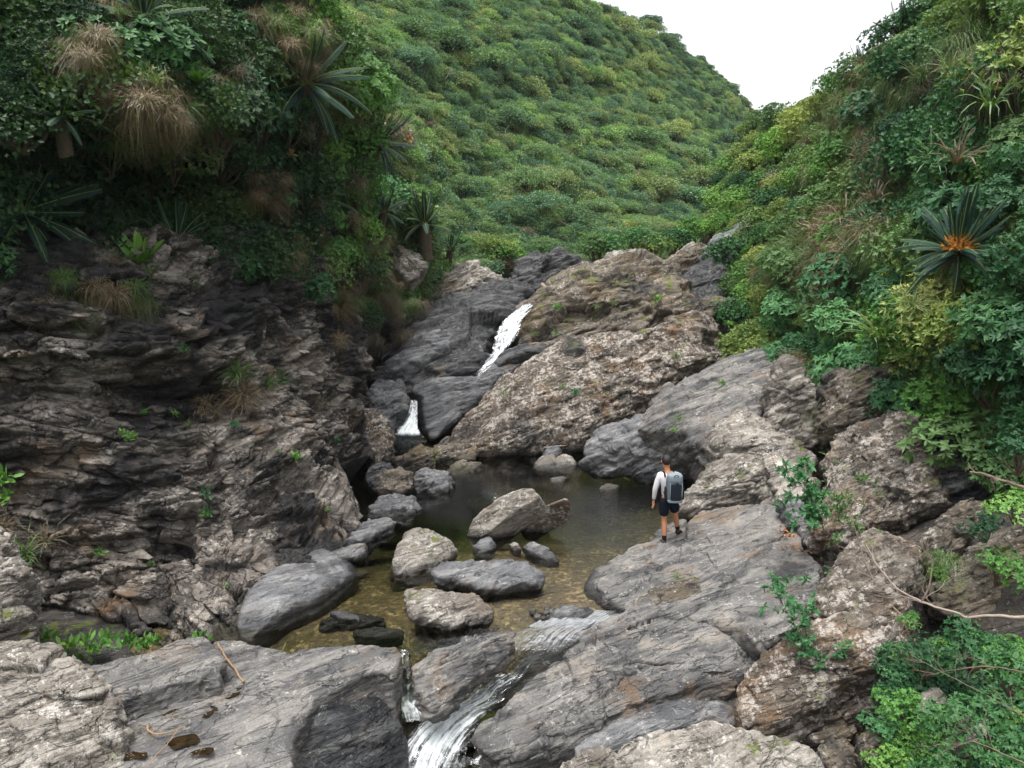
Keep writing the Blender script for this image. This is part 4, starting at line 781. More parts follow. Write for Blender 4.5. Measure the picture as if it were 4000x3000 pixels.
def recolor(kind, src, mat):
    PR[kind] = [[(n, _mc(m, mat) if n in ('foliage', 'blades') else m) for n, m in pt] for pt in PR[src]]
def _mc(m, mat):
    c = m.copy(); c.materials.clear(); c.materials.append(M[mat]); return c
# far crowns (about 2 m radius)
bush_proto('far_mid', [1, 2, 3, 4], 'h_mid', R_=1.9, H=2.9, nb=20, n=2800, L=.20, W=.07, flat=.9)
for k_, m_ in [('far_dark', 'h_dark'), ('far_teal', 'h_teal'), ('far_olive', 'h_olive'), ('far_yellow', 'h_yellow'), ('far_bright', 'h_bright'), ('far_brown', 'h_brown')]: recolor(k_, 'far_mid', m_)
# mid distance tree: layered crown with smaller leaves
bush_proto('tree_mid', [11, 12, 13], 'h_mid', R_=1.8, H=3.0, nb=16, n=5200, L=.14, W=.045, flat=.65)
for k_, m_ in [('tree_dark', 'h_dark'), ('tree_teal', 'h_teal'), ('tree_olive', 'h_olive'), ('tree_bright', 'h_bright')]: recolor(k_, 'tree_mid', m_)
# near bushes
bush_proto('fine_dark', [21, 22, 23], 'g_dark', R_=.75, H=.9, nb=14, n=520, L=.085, W=.014, ros=7, spread=.75, low=-.7)
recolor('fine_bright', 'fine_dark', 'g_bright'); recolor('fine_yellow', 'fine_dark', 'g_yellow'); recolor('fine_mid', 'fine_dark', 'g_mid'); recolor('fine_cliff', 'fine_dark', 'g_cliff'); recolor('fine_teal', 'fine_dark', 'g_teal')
bush_proto('broad_teal', [31, 32, 33], 'g_teal', R_=.75, H=.9, nb=12, n=420, L=.105, W=.016, ros=7, spread=1.0, two=True, low=-.6)
recolor('broad_dark', 'broad_teal', 'g_dark'); recolor('broad_bright', 'broad_teal', 'g_bright'); recolor('broad_mid', 'broad_teal', 'g_mid')
bush_proto('vine', [41, 42, 43], 'g_cliff', R_=.8, H=.5, nb=12, n=1500, L=.075, W=.03, two=False, low=-.8)
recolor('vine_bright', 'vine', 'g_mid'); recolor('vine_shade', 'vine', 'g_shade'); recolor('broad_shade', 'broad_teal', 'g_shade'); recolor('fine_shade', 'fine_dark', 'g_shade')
# grass
def tuft(seed, n=90, L=.8, W=.007, droop=1.6, up=1.0, spread=.12):
    r_ = np.random.default_rng(seed); K = 6; t = np.linspace(0, 1, K)
    a = r_.uniform(0, 2 * math.pi, n); h = np.stack([np.cos(a), np.sin(a), 0 * a], -1); l = L * r_.uniform(.45, 1.1, n)
    b = h * r_.uniform(0, spread, n)[:, None]; out = r_.uniform(.25, .8, n); dr = droop * r_.uniform(.5, 1.3, n)
    P = b[:, None] + h[:, None] * (out * l)[:, None, None] * t[None, :, None] + np.array([0, 0, 1.]) * (l[:, None] * (up * t[None] - .5 * dr[:, None] * t[None] ** 2))[..., None]
    P += (np.cumsum(r_.normal(size=(n, K, 3)), 1) * (.05 if L < 1 and n > 30 else .02) * l[:, None, None])
    s = np.stack([-np.sin(a + r_.normal(size=n) * .5), np.cos(a), 0 * a], -1); w = W * (1 - t ** 1.5) + .0012
    V = np.stack([P + s[:, None] * w[None, :, None], P - s[:, None] * w[None, :, None]], 2)
    i = (np.arange(n) * 2 * K)[:, None, None] + (np.arange(K - 1) * 2)[None, :, None]
    return V.reshape(-1, 3), (i + np.array([0, 2, 3, 1])).reshape(-1, 4)
PR['grass'] = [[('blades', mesh('blades', *tuft(s), M['grass'], smooth=False))] for s in (51, 52, 53)]
PR['hanging'] = [[('blades', mesh('blades', *tuft(s, 260, .9, .0055, 3.6, .7, .42), M['drygrass'], smooth=False))] for s in (54, 55, 56)]
recolor('hanging_green', 'hanging', 'grass'); recolor('grass_dry', 'grass', 'drygrass')
PR['reed'] = [[('blades', mesh('blades', *tuft(s, 26, 1.1, .018, 1.9, 1.25, .05), M['grass'], smooth=False))] for s in (57, 58)]
recolor('reed_dry', 'reed', 'drygrass')
PR['tuft_small'] = [[('blades', mesh('blades', *tuft(s, 40, .28, .005, 1.5, 1.0, .06), M['grass'], smooth=False))] for s in (59, 60)]
# small herb rosette growing in rock cracks
def herb(seed, n=26, L=.10, W=.02):
    r_ = np.random.default_rng(seed); b = r_.normal(size=(n, 3)) * np.array([.04, .04, .012]); o = unit(r_.normal(size=(n, 3)) + np.array([0, 0, 1.0]))
    return leaves(b, o, unit(r_.normal(size=(n, 3)) + [0, 0, 1.5]), L * r_.uniform(.6, 1.2, n), W, two=True)
PR['herb'] = [[('foliage', mesh('foliage', *herb(s), M['g_bright'], smooth=False))] for s in (61, 62, 63)]
recolor('herb_teal', 'herb', 'g_teal')
# bird's nest fern: broad upright straps
def strapfern(seed, n=22, L=.55, W=.05):
    r_ = np.random.default_rng(seed); K = 7; t = np.linspace(0, 1, K); a = r_.uniform(0, 2 * math.pi, n); h = np.stack([np.cos(a), np.sin(a), 0 * a], -1); l = L * r_.uniform(.6, 1.15, n); o = r_.uniform(.25, .8, n)
    P = h[:, None] * (o * l)[:, None, None] * t[None, :, None] + np.array([0, 0, 1.]) * (l[:, None] * (t[None] * 1.0 - .45 * o[:, None] * t[None] ** 2))[..., None]
    s = np.stack([-np.sin(a), np.cos(a), 0 * a], -1); w = W * np.sin(np.clip(t * .9 + .1, 0, 1) * math.pi) ** .6 + .004 + .008 * (np.arange(K) % 2)
    V = np.stack([P + s[:, None] * w[None, :, None], P - s[:, None] * w[None, :, None]], 2)
    i = (np.arange(n) * 2 * K)[:, None, None] + (np.arange(K - 1) * 2)[None, :, None]
    return V.reshape(-1, 3), (i + np.array([0, 2, 3, 1])).reshape(-1, 4)
PR['fern'] = [[('frond', mesh('frond', *strapfern(s), M['g_bright'], smooth=True))] for s in (64, 65)]
# cycad frond
def frond(seed, arch, n=70, L=1.0):
    t = np.linspace(0, 1, 14); x = t * L * (1 - .12 * arch * t); z = L * (.10 * t - arch * .45 * t ** 2.1)
    R_ = np.stack([x, 0 * x, z], -1); rv, rf = tube(R_, np.linspace(.008, .003, 14), 5)
    tt = np.linspace(.12, .99, n); q = np.stack([np.interp(tt, t, R_[:, k]) for k in range(3)], -1); T = unit(np.gradient(q, axis=0))
    l = .085 * np.sin(np.clip(tt * .93 + .06, 0, 1) * math.pi) ** .55 + .02; out = []
    for sg in (-1, 1):
        side = np.array([0, sg, 0.]) + T * .55 + np.cross(T, [0, 1., 0]) * (-.35); nn = np.cross(T, [0, 1., 0])
        out.append(leaves(q, side, nn + 0 * side, l, .0065, fold=.1))
    return (rv, rf), join(out)
FR = []
for s, arch in enumerate((-.1, .5, 1.1)):
    (rv, rf), (lv, lf) = frond(s, arch); V = np.concatenate([rv, lv]); F_ = [np.concatenate([rf, lf[0] + len(rv)])]
    FR.append(mesh('frond', V, F_, [M['rachis'], M['cycad']], smooth=False, mi=np.array([0] * len(rf) + [1] * len(lf[0]))))
FRDEAD = FR[2].copy(); FRDEAD.materials.clear(); FRDEAD.materials.append(M['drygrass']); FRDEAD.materials.append(M['g_brown'])
def cone_mesh(seed, r=.2, n=420):
    r_ = np.random.default_rng(seed); o = unit(r_.normal(size=(n, 3))); o[:, 2] = np.abs(o[:, 2]); p = o * np.array([r, r, r * .75]) * .75
    (v, f) = leaves(p, o + r_.normal(size=(n, 3)) * .35, r_.normal(size=(n, 3)), .09 * r_.uniform(.7, 1.3, n), .016, two=False)
    th = np.linspace(0, math.pi / 2, 6); a = np.linspace(0, 2 * math.pi, 16, endpoint=False)
    D_ = np.stack([np.outer(np.cos(th), np.cos(a)) * r * .8, np.outer(np.cos(th), np.sin(a)) * r * .8, np.outer(np.sin(th), np.ones(16)) * r * .62], -1).reshape(-1, 3)
    return join([(v, f), (D_, gridfaces(6, 16, True))])
CONE = mesh('cone', *cone_mesh(1), M['cone'], smooth=False)
tv, tf = tube([(0, 0, -.9), (.03, .02, -.4), (0, 0, .05)], [.17, .15, .13], 12)
tv = tv * (1 + .12 * noise(tv * 14))[:, None]; CTRUNK = mesh('trunk', tv, tf, M['bark'])
def cycad(p, size, label, seed=0, lean=(0, 0, 1), cone=False, dead=0, n=26, tilt=(5, 75), frange=(0, 360)):
    r_ = np.random.default_rng(seed); root = empty('cycad', p, label, 'cycad', 'cycads growing on the slopes')
    q = Vector(lean).to_track_quat('Z', 'X'); root.rotation_euler = q.to_euler(); root.scale = (size,) * 3
    link('trunk', CTRUNK, root)
    for k in range(n):
        f = k / (n - 1); el = tilt[1] - (tilt[1] - tilt[0]) * f; az = (k * 137.5) % 360
        if not (frange[0] <= az <= frange[1]) and f > .3: az = frange[0] + (az / 360) * (frange[1] - frange[0])
        o = link('frond', FR[0 if f < .35 else (1 if f < .7 else 2)], root, (0, 0, .02 * (1 - f)))
        o.rotation_euler = (r_.normal(0, .1), -R(el + r_.normal(0, 9)), R(az + r_.normal(0, 12))); s = r_.uniform(.72, 1.1); o.scale = (s, s, s)
    for k in range(dead):
        o = link('withered_frond', FRDEAD, root, (0, 0, -.1)); o.rotation_euler = (r_.normal(0, .2), R(45 + r_.normal(0, 15)), R(180 + r_.uniform(-70, 70))); o.scale = (.8,) * 3
    if cone: link('cone', CONE, root, (.02, 0, .14)).scale = (1.05, 1.2, .9)
    return root
def twigs(seed, L=1.0, depth=4, r0=.018, splits=3, grav=0.0, spreadk=.55):
    r_ = np.random.default_rng(seed); parts = []; tips = []
    def grow(p, d, l, r, k):
        path = [p]; n = 5
        for i in range(n):
            d = unit(d + r_.normal(size=3) * .16 + np.array([0, 0, -grav])); path.append(path[-1] + d * l / n)
        parts.append(tube(np.array(path), np.linspace(r, r * .6, n + 1), 5 if k else 4))
        if k == 0: tips.append((path[-1], d)); return
        for j in range(splits if k > 1 else 2):
            i = r_.integers(2, n + 1); grow(path[i], unit(d + r_.normal(size=3) * spreadk), l * r_.uniform(.55, .8), r * .55, k - 1)
        tips.append((path[-1], d))
    grow(np.zeros(3), np.array([0, 0, 1.]), L * .5, r0, depth)
    return join(parts), tips

cnt = {}
def put(kind, p, s, label=None, cat=None, group=None, name=None, tilt=None, rz=None, seed=None, only=None, sq=None):
    r_ = rng if seed is None else np.random.default_rng(seed)
    pts = PR[kind]; pt = pts[int(r_.integers(len(pts)))]; rz = r_.uniform(0, 2 * math.pi) if rz is None else rz
    if only: pt = [q for q in pt if q[0] in only]
    if len(pt) == 1:
        o = link(name or 'plant', pt[0][1], loc=p)
    else:
        o = empty(name or 'shrub', p, None, None)
        for n, m in pt: link(n, m, o)
    tag(o, label, cat, group)
    q = Matrix.Rotation(rz, 3, 'Z')
    if tilt is not None: q = Vector([float(t) for t in tilt]).to_track_quat('Z', 'X').to_matrix() @ q
    o.rotation_euler = q.to_euler(); o.scale = (s, s, s * r_.uniform(.8, 1.15)) if sq is None else (s, s, s * sq)
    return o

# ================================================================== slopes that carry the plants
def slope(name, P, mat, **kw):
    g = gnormals(P); g = np.where(g[..., 2:3] * 0.6 - g[..., 1:2] < 0, -g, g)
    P = P + g * (kw.get('a', .5) * fbm(P * kw.get('f', .4), 5, .6))[..., None]
    link(name, mesh(name, P.reshape(-1, 3), gridfaces(*P.shape[:2])[:, ::-1], M[mat]), kind='structure')
    return P, g
# far hill
sk_x = [1000, 1300, 1800, 2200, 2350, 2500, 2600, 2750, 2850, 2960, 3080, 3250]; sk_y = [-520, -430, -190, 5, 45, 95, 165, 262, 345, 470, 560, 640]
YH = rbf([(1100, 300, 34), (1400, 300, 40), (1500, 600, 36), (1600, 1000, 33), (1400, 0, 52), (1300, -400, 66), (1800, -200, 75), (2200, 0, 76), (2000, 500, 50), (2000, 200, 60), (2000, 1030, 36.5), (2400, 1000, 41), (2400, 700, 52),
          (2400, 400, 68), (2500, 90, 95), (2750, 260, 112), (2960, 470, 130), (3200, 640, 130), (2700, 950, 46), (2700, 700, 62), (2750, 500, 82), (2900, 880, 52), (2900, 700, 75), (3200, 900, 60), (1800, 800, 40), (1200, 1000, 31)])
YH_0 = YH
def YH(x, y): return YH_0(x, y) * (1 + 0.07 * fbm(np.stack([np.asarray(x, float) / 420, np.asarray(y, float) / 230, 0 * np.asarray(x, float) + .5], -1), 3, seed=74))
xs = np.linspace(1000, 3250, 240); v = np.linspace(0, 1, 150)
top = np.interp(xs, sk_x, sk_y); X = np.repeat(xs[None], 150, 0); Yp = top[None] + (1110 - top[None]) * v[:, None]
HP = A(X, Yp, YH(X, Yp))
crest = HP[0]; backs = [crest + np.array([3 * k, 9 * k, -1.2 * k * k - 1.0 * k]) for k in range(14, 0, -1)]
HX, HY = X, Yp
hill, hg = slope('forested_hill', np.concatenate([np.stack(backs), HP]), 'soilgreen', a=.8, f=.12)
# right slope
rt_x = [2760, 2815, 2870, 2960, 3150, 3300, 3400, 3500, 3620, 4000, 4500]; rt_y = [840, 680, 560, 475, 415, 320, 225, 150, 20, -330, -760]
rb_x = [2760, 2820, 2900, 3000, 3100, 3400, 3700, 4000, 4500]; rb_y = [860, 960, 1420, 1560, 1680, 1780, 1800, 1950, 2200]
YR = rbf([(2760, 850, 42), (2830, 800, 37), (2870, 560, 44), (2960, 475, 42), (3150, 415, 34), (3300, 320, 29), (3500, 150, 24), (3620, 20, 22), (4000, -330, 19), (4500, -700, 17), (2870, 1000, 31), (2880, 1250, 27), (3000, 1400, 22.5), (3200, 1500, 18.2), (3200, 1000, 22.5),
          (3200, 700, 27), (3500, 500, 20), (3500, 1000, 16.4), (3700, 1300, 13.2), (3500, 1600, 15), (3800, 1700, 12.8), (4000, 1000, 12.4), (4000, 500, 14.8), (4000, 0, 17), (4300, 1000, 10.6), (4300, 1700, 9.8), (4100, 1800, 10.8), (4500, 2200, 8.5), (3000, 1560, 20)])
YR_0 = YR
def YR(x, y): return YR_0(x, y) * (1 + 0.035 * fbm(np.stack([np.asarray(x, float) / 300, np.asarray(y, float) / 240, 0 * np.asarray(x, float) + .5], -1), 3, seed=84))
xs = np.linspace(2760, 4500, 220); v = np.linspace(0, 1, 200); top = np.interp(xs, rt_x, rt_y); bot = np.interp(xs, rb_x, rb_y)
X = np.repeat(xs[None], 200, 0); Yp = top[None] + (bot - top)[None] * v[:, None]; RP = A(X, Yp, YR(X, Yp))
backs = [RP[0] + np.array([.8 * k, 2.5 * k, -.25 * k * k - .3 * k]) for k in range(12, 0, -1)]
slope('right_hillside', np.concatenate([np.stack(backs), RP]), 'soil', a=.45, f=.4)
# left slope above the cliff
YU = rbf([(-200, 1150, 11.6), (0, 1150, 12.0), (350, 1150, 12.9), (700, 1150, 14.3), (1000, 1100, 17), (1200, 1100, 18.8), (1400, 1250, 22.2), (0, 900, 12.9), (350, 850, 14.4), (700, 900, 15.8), (1000, 850, 17.6), (1300, 900, 21), (1500, 1000, 24.5), (1650, 900, 27),
          (0, 700, 12.2), (400, 660, 14.9), (700, 700, 16.6), (1000, 600, 17.8), (1300, 650, 20.5), (1550, 650, 24), (0, 450, 10.9), (400, 400, 11.9), (700, 450, 13.3), (1000, 400, 16.8), (1300, 400, 19.5), (1450, 400, 22),
          (0, 100, 12.2), (400, 100, 13.3), (700, 100, 14.8), (1000, 100, 17.3), (1250, 100, 18.7), (0, -300, 15), (700, -300, 18), (1250, -300, 22), (1500, 1250, 25)])
YU_0 = YU
def YU(x, y): return YU_0(x, y) * (1 + 0.035 * fbm(np.stack([np.asarray(x, float) / 300, np.asarray(y, float) / 240, 0 * np.asarray(x, float) + .5], -1), 3, seed=87))
ur_y = [-400, 0, 200, 350, 560, 700, 850, 1000, 1150, 1350]; ur_x = [1210, 1240, 1300, 1370, 1420, 1420, 1420, 1390, 1370, 1350]
rows = np.linspace(-400, 1330, 330)
UP, UX, UY = relief(rows, lambda y: -320 + 0 * y, lambda y: np.interp(y, ur_y, ur_x), YU, 300, over=.12, curl=9)
slope('left_hillside', UP, 'soil', a=.5, f=.5)
# land beyond, out to the horizon
link('far_ground', mesh('far_ground', [(-1500, -1500, -6), (1500, -1500, -6), (1500, 1500, -6), (-1500, 1500, -6)], np.array([[0, 1, 2, 3]]), M['soilgreen']), kind='structure')

def onL(px, py, out=.1): return A(px, py, YU(px, py) - out)
def onR(px, py, out=.1): return A(px, py, YR(px, py) - out)
def onH(px, py): return A(px, py, YH(px, py))

# ------------------------------------------------------------------ trees of the far hill
def gn_scatter(name, pts, scl, kinds, seed=0, tilt=None, part='foliage'):
    c = D.collections.new(name + '_kinds')
    for k in kinds:
        for pt in PR[k]:
            m = [q[1] for q in pt if q[0] in ('foliage', 'blades')][0]; o = D.objects.new(name + '_kind', m); c.objects.link(o)
    me = D.meshes.new(name); me.vertices.add(len(pts)); me.vertices.foreach_set('co', np.asarray(pts, np.float32).ravel())
    a = me.attributes.new('scl', 'FLOAT', 'POINT'); a.data.foreach_set('value', np.asarray(scl, np.float32))
    r_ = np.random.default_rng(seed); rot = np.stack([r_.normal(0, .25, len(pts)), r_.normal(0, .25, len(pts)), r_.uniform(0, 6.28, len(pts))], -1)
    if tilt is not None: rot[:, 0] += tilt[0]; rot[:, 1] += tilt[1]
    b = me.attributes.new('rot', 'FLOAT_VECTOR', 'POINT'); b.data.foreach_set('vector', rot.astype(np.float32).ravel())
    ng = D.node_groups.new(name, 'GeometryNodeTree'); ng.interface.new_socket('Geometry', in_out='INPUT', socket_type='NodeSocketGeometry'); ng.interface.new_socket('Geometry', in_out='OUTPUT', socket_type='NodeSocketGeometry')
    N = ng.nodes; i = N.new('NodeGroupInput'); o = N.new('NodeGroupOutput'); ins = N.new('GeometryNodeInstanceOnPoints'); ci = N.new('GeometryNodeCollectionInfo')
    ci.inputs[0].default_value = c; ci.inputs['Separate Children'].default_value = True; ci.inputs['Reset Children'].default_value = True
    s = N.new('GeometryNodeInputNamedAttribute'); s.data_type = 'FLOAT'; s.inputs[0].default_value = 'scl'
    t = N.new('GeometryNodeInputNamedAttribute'); t.data_type = 'FLOAT_VECTOR'; t.inputs[0].default_value = 'rot'
    e = N.new('FunctionNodeEulerToRotation'); Lk = ng.links.new
    Lk(i.outputs[0], ins.inputs['Points']); Lk(ci.outputs[0], ins.inputs['Instance']); ins.inputs['Pick Instance'].default_value = True
    Lk(t.outputs[0], e.inputs[0]); Lk(e.outputs[0], ins.inputs['Rotation']); Lk(s.outputs[0], ins.inputs['Scale']); Lk(ins.outputs[0], o.inputs[0])
    ob = link(name, me, kind='stuff'); md = ob.modifiers.new('scatter', 'NODES'); md.node_group = ng
    return ob
hr = np.random.default_rng(21)
def hill_clusters(px, py): return fbm(np.stack([np.asarray(px) / 260, np.asarray(py) / 160, 0 * np.asarray(px)], -1), 3, seed=4)
pts = []; scl = []
# crowns spaced over the slope surface: denser per pixel where it is further away
tries = 0; kept = []
cells = {}
while len(kept) < 9000 and tries < 60000:
    if tries % 20000 == 0:
        TX = hr.uniform(1050, 3200, 20000); TT = np.interp(TX, sk_x, sk_y); TY = TT + (1090 - TT) * hr.uniform(0, 1, 20000); TV = YH(TX, TY)
    px, py, Yv = float(TX[tries % 20000]), float(TY[tries % 20000]), float(TV[tries % 20000]); tries += 1
    if py < -60: continue
    rpx = FPX * .60 / Yv * (hr.uniform(.5, 1.15) if hr.random() < .9 else hr.uniform(1.3, 2.4)); ci, cj = int(px // 90), int(py // 90)
    near = [q for a in (-1, 0, 1) for b in (-1, 0, 1) for q in cells.get((ci + a, cj + b), ())]
    if all((px - a) ** 2 + ((py - b) * 1.25) ** 2 > (rpx + r) ** 2 * .17 for a, b, r in near): kept.append((px, py, rpx)); cells.setdefault((ci, cj), []).append((px, py, rpx))
kept.sort(key=lambda q: -q[2])
HM = [(1560, 950, 'above the pinkish outcrop'), (2050, 940, 'right above the black crest rock'), (2420, 930, 'above the brown rock mass'), (2720, 860, 'at the head of the gorge'), (1620, 650, 'beside the left slope low down'), (2050, 700, 'in the lower middle of the hill'), (2420, 680, 'right of the hill\'s lower middle'),
      (1500, 250, 'at the upper left of the hill'), (1900, 400, 'in the middle of the hill'), (2300, 420, 'on the hill\'s right shoulder'), (2000, 80, 'near the top of the hill'), (2650, 500, 'below the hill\'s skyline'), (2850, 620, 'by the notch of the valley')]
WHERE = lambda px, py: min((math.hypot(px - x, py - y), t) for x, y, t in HM)[1] if py > np.interp(px, sk_x, sk_y) + 60 else 'on the skyline ridge'
names = {'far_mid': 'mid green rounded', 'far_dark': 'dark green dense', 'far_teal': 'blue-green', 'far_olive': 'olive tinted', 'far_yellow': 'yellowish', 'far_bright': 'fresh green', 'far_brown': 'withered brownish'}
names.update({k.replace('far', 'tree'): v for k, v in names.items()})
KP = onH(np.array([q[0] for q in kept]), np.array([q[1] for q in kept]))
for k, (px, py, rp) in enumerate(kept):
    p = KP[k]; s = rp * p[1] / FPX / 1.45
    if k < 285:
        cl = float(hill_clusters(px, py)) + hr.normal(0, .22)
        kd = 'brown' if hr.random() < .02 and py > 500 else 'dark' if cl < -.38 else 'teal' if cl < -.24 else 'mid' if cl < .10 else 'olive' if cl < .36 else 'bright'
        if p[1] < 48 and kd != 'brown': kd = 'tree_' + kd
        else: kd = 'far_' + ('yellow' if kd == 'bright' and hr.random() < .5 else kd)
        big = ('large ' if s > .8 else 'small ' if s < .55 else '')
        put(kd, p - np.array([0, 0, (.5 + hr.uniform(0, .8)) * s]), s * 1.12, f"{big}{names[kd]} tree {WHERE(px, py)}", 'tree', 'trees covering the far hillside', 'tree', seed=k)
    else: pts.append(p - np.array([0, 0, hr.uniform(.5, 1.75) * s])); scl.append(s * 1.12)
pts = np.array(pts); scl = np.array(scl); pq = np.array([q[:2] for q in kept[285:]]); cl = hill_clusters(pq[:, 0], pq[:, 1]) + hr.normal(0, .13, len(pq))
for a_, b_, nm_, kk_ in ((-9, -.12, 'dark_forest_canopy', ['far_dark', 'far_dark', 'far_teal', 'far_mid']), (-.12, .14, 'forest_canopy', ['far_mid', 'far_olive', 'far_teal', 'far_dark', 'far_mid']), (.14, 9, 'light_forest_canopy', ['far_bright', 'far_yellow', 'far_olive', 'far_mid'])):
    w_ = (cl >= a_) & (cl < b_); gn_scatter(nm_, pts[w_], scl[w_], kk_, 3)
# low growth between the crowns
n = 3200; px = hr.uniform(1050, 3200, n); t = np.interp(px, sk_x, sk_y); py = t + (1090 - t) * hr.uniform(0, 1, n); p = A(px, py, YH(px, py) + .2); ok = py > -60
gn_scatter('hillside_scrub', p[ok] - np.array([0, 0, .5]), hr.uniform(.28, .55, ok.sum()), ['far_olive', 'far_dark', 'far_mid', 'far_teal', 'far_bright'], 4)
# the small pines that stand out against the sky
for k, (px, py, s) in enumerate([(2540, 95, .8), (2620, 150, .7), (2350, 40, .6), (2860, 340, .55)]):
    p = onH(px, py + 25); put('tree_dark', p + [0, 0, -1.1], s * 1.15, ['wind-bent tree sticking out highest on the skyline ridge', 'small dark tree on the skyline right of the wind-bent one', 'low tree on the skyline at the top of the far hill', 'small tree low on the skyline near the notch'][k], 'tree', name='tree', sq=1.1)
# pale dead branches on the hillside
for k, (px, py, s, az) in enumerate([(1560, 500, 1.3, 80), (1620, 560, 1.1, 95), (1740, 310, 1.2, 10), (2000, 560, 1.1, 60), (2110, 740, 1.6, 5), (2140, 760, 1.4, 20), (2240, 900, 1.5, 60), (2300, 890, 1.3, -40), (2500, 740, 1.5, 15), (2480, 800, 1.2, 20), (1960, 540, 1.2, 70), (2560, 860, 1.4, -70), (2080, 690, 1.2, -30), (1690, 720, 1.1, 80)]):
    (tv_, tf_), _ = twigs(200 + k, 1.6, 3, .035, 2, .02, .5); me_ = mesh('branch', tv_, tf_, M['palebark'])
    p = A(px, py, YH(px, py) - 1.6); o = link('dead_branch', me_, loc=p, label=f"bare pale branch among the trees {'low' if py > 700 else 'part way up'} on the far hillside", cat='branch', group='bare pale branches showing between the hillside trees'); o.rotation_euler = (R(10), R(az * .8), R(k * 40)); o.scale = (s * .7,) * 3

# ------------------------------------------------------------------ right slope
def nearlab(px, py, base, marks):
    d = [(math.hypot(px - x, py - y), t) for x, y, t in marks]; return f"{base} {min(d)[1]}"
RM = [(3730, 950, 'around the orange-coned cycad'), (3350, 480, 'below the right ridge'), (3700, 150, 'on the right crest'), (2950, 800, 'at the valley end of the right slope'), (3350, 1450, 'above the right rock wall'), (3450, 1150, 'left of the orange cycad'), (3700, 1350, 'beneath the orange cycad'),
      (3950, 700, 'at the edge above the cycad'), (3100, 1250, 'above the banded slab'), (3900, 1500, 'at the edge below the cycad'), (3500, 700, 'above left of the orange cycad')]
KN = {'fine_dark': 'dark fine-leaved shrub', 'fine_bright': 'bright small-leaved shrub', 'fine_yellow': 'yellow-green clumped shrub', 'fine_mid': 'mid-green small-leaved shrub', 'broad_teal': 'blue-green long-leaved shrub',
      'broad_dark': 'dark broadleaf shrub', 'broad_bright': 'fresh green broadleaf shrub', 'broad_mid': 'mid green broadleaf shrub', 'vine': 'dark leafy creeper', 'vine_bright': 'light green leafy creeper', 'fine_cliff': 'shaded fine-leaved shrub', 'fine_teal': 'blue-green fine-leaved shrub', 'vine_shade': 'leafy green creeper', 'broad_shade': 'shaded broadleaf shrub', 'fine_shade': 'dull green fine-leaved shrub'}
rr_ = np.random.default_rng(33); placed = []
def zoneR(px, py):
    """kind of plant that grows at a place of the right slope"""
    u = rr_.random()
    if px > 3420 and 330 < py < 900 and px < 3900: return 'fine_dark' if u < .75 else 'broad_dark'
    if px > 3800 and py > 600 and py < 1700: return 'broad_dark' if u < .6 else 'fine_dark' if u < .85 else 'fine_bright'
    if 3480 < px < 4000 and 1180 < py < 1560: return 'fine_yellow' if u < .75 else 'fine_bright'
    if 3050 < px < 3560 and 1080 < py < 1760: return 'broad_teal' if u < .8 else 'broad_mid'
    if px > 3700 and py < 330: return 'vine_bright' if u < .4 else 'fine_yellow' if u < .6 else 'fine_mid'
    if px < 3450 and py < 700: return ['fine_yellow', 'fine_yellow', 'fine_bright', 'vine_bright', 'fine_mid'][int(u * 5)]
    if px < 3100: return ['fine_mid', 'fine_bright', 'fine_dark', 'fine_yellow'][int(u * 4)]
    return ['fine_mid', 'broad_mid', 'fine_dark', 'fine_teal', 'fine_bright'][int(u * 5)]
tries = 0
while len(placed) < 165 and tries < 30000:
    tries += 1; px = rr_.uniform(2780, 4120); t = np.interp(px, rt_x, rt_y); b = np.interp(px, rb_x, rb_y) - 20; py = rr_.uniform(t + 10, b)
    if py < -60 or tries > 14000: continue
    if 2960 < px < 3300 and py > 1420 and rr_.random() < .75: continue
    Yv = float(YR(px, py)); rp = FPX * .62 / Yv * rr_.uniform(.85, 1.7)
    if all((px - a) ** 2 + (py - c) ** 2 > (rp + r) ** 2 * .30 for a, c, r in placed):
        placed.append((px, py, rp)); kd = zoneR(px, py); s = rp * Yv / FPX / .62
        put(kd, onR(px, py, .15) - np.array([0, 0, .35 * s]), s * 1.05, nearlab(px, py, KN[kd], RM), 'shrub', 'shrubs crowding the right slope', 'shrub', tilt=(-.35, -.35, .9), seed=500 + len(placed))
n = 5200; px = rr_.uniform(2770, 4150, n); t = np.interp(px, rt_x, rt_y); b = np.interp(px, rb_x, rb_y); py = t + (b - t) * rr_.uniform(0, 1, n); ok = py > -80
gn_scatter('right_undergrowth', A(px, py, YR(px, py) - .05)[ok], rr_.uniform(.18, .42, ok.sum()), ['fine_bright', 'broad_mid', 'fine_mid', 'vine_bright', 'fine_yellow'], 7, tilt=(.4, -.3))
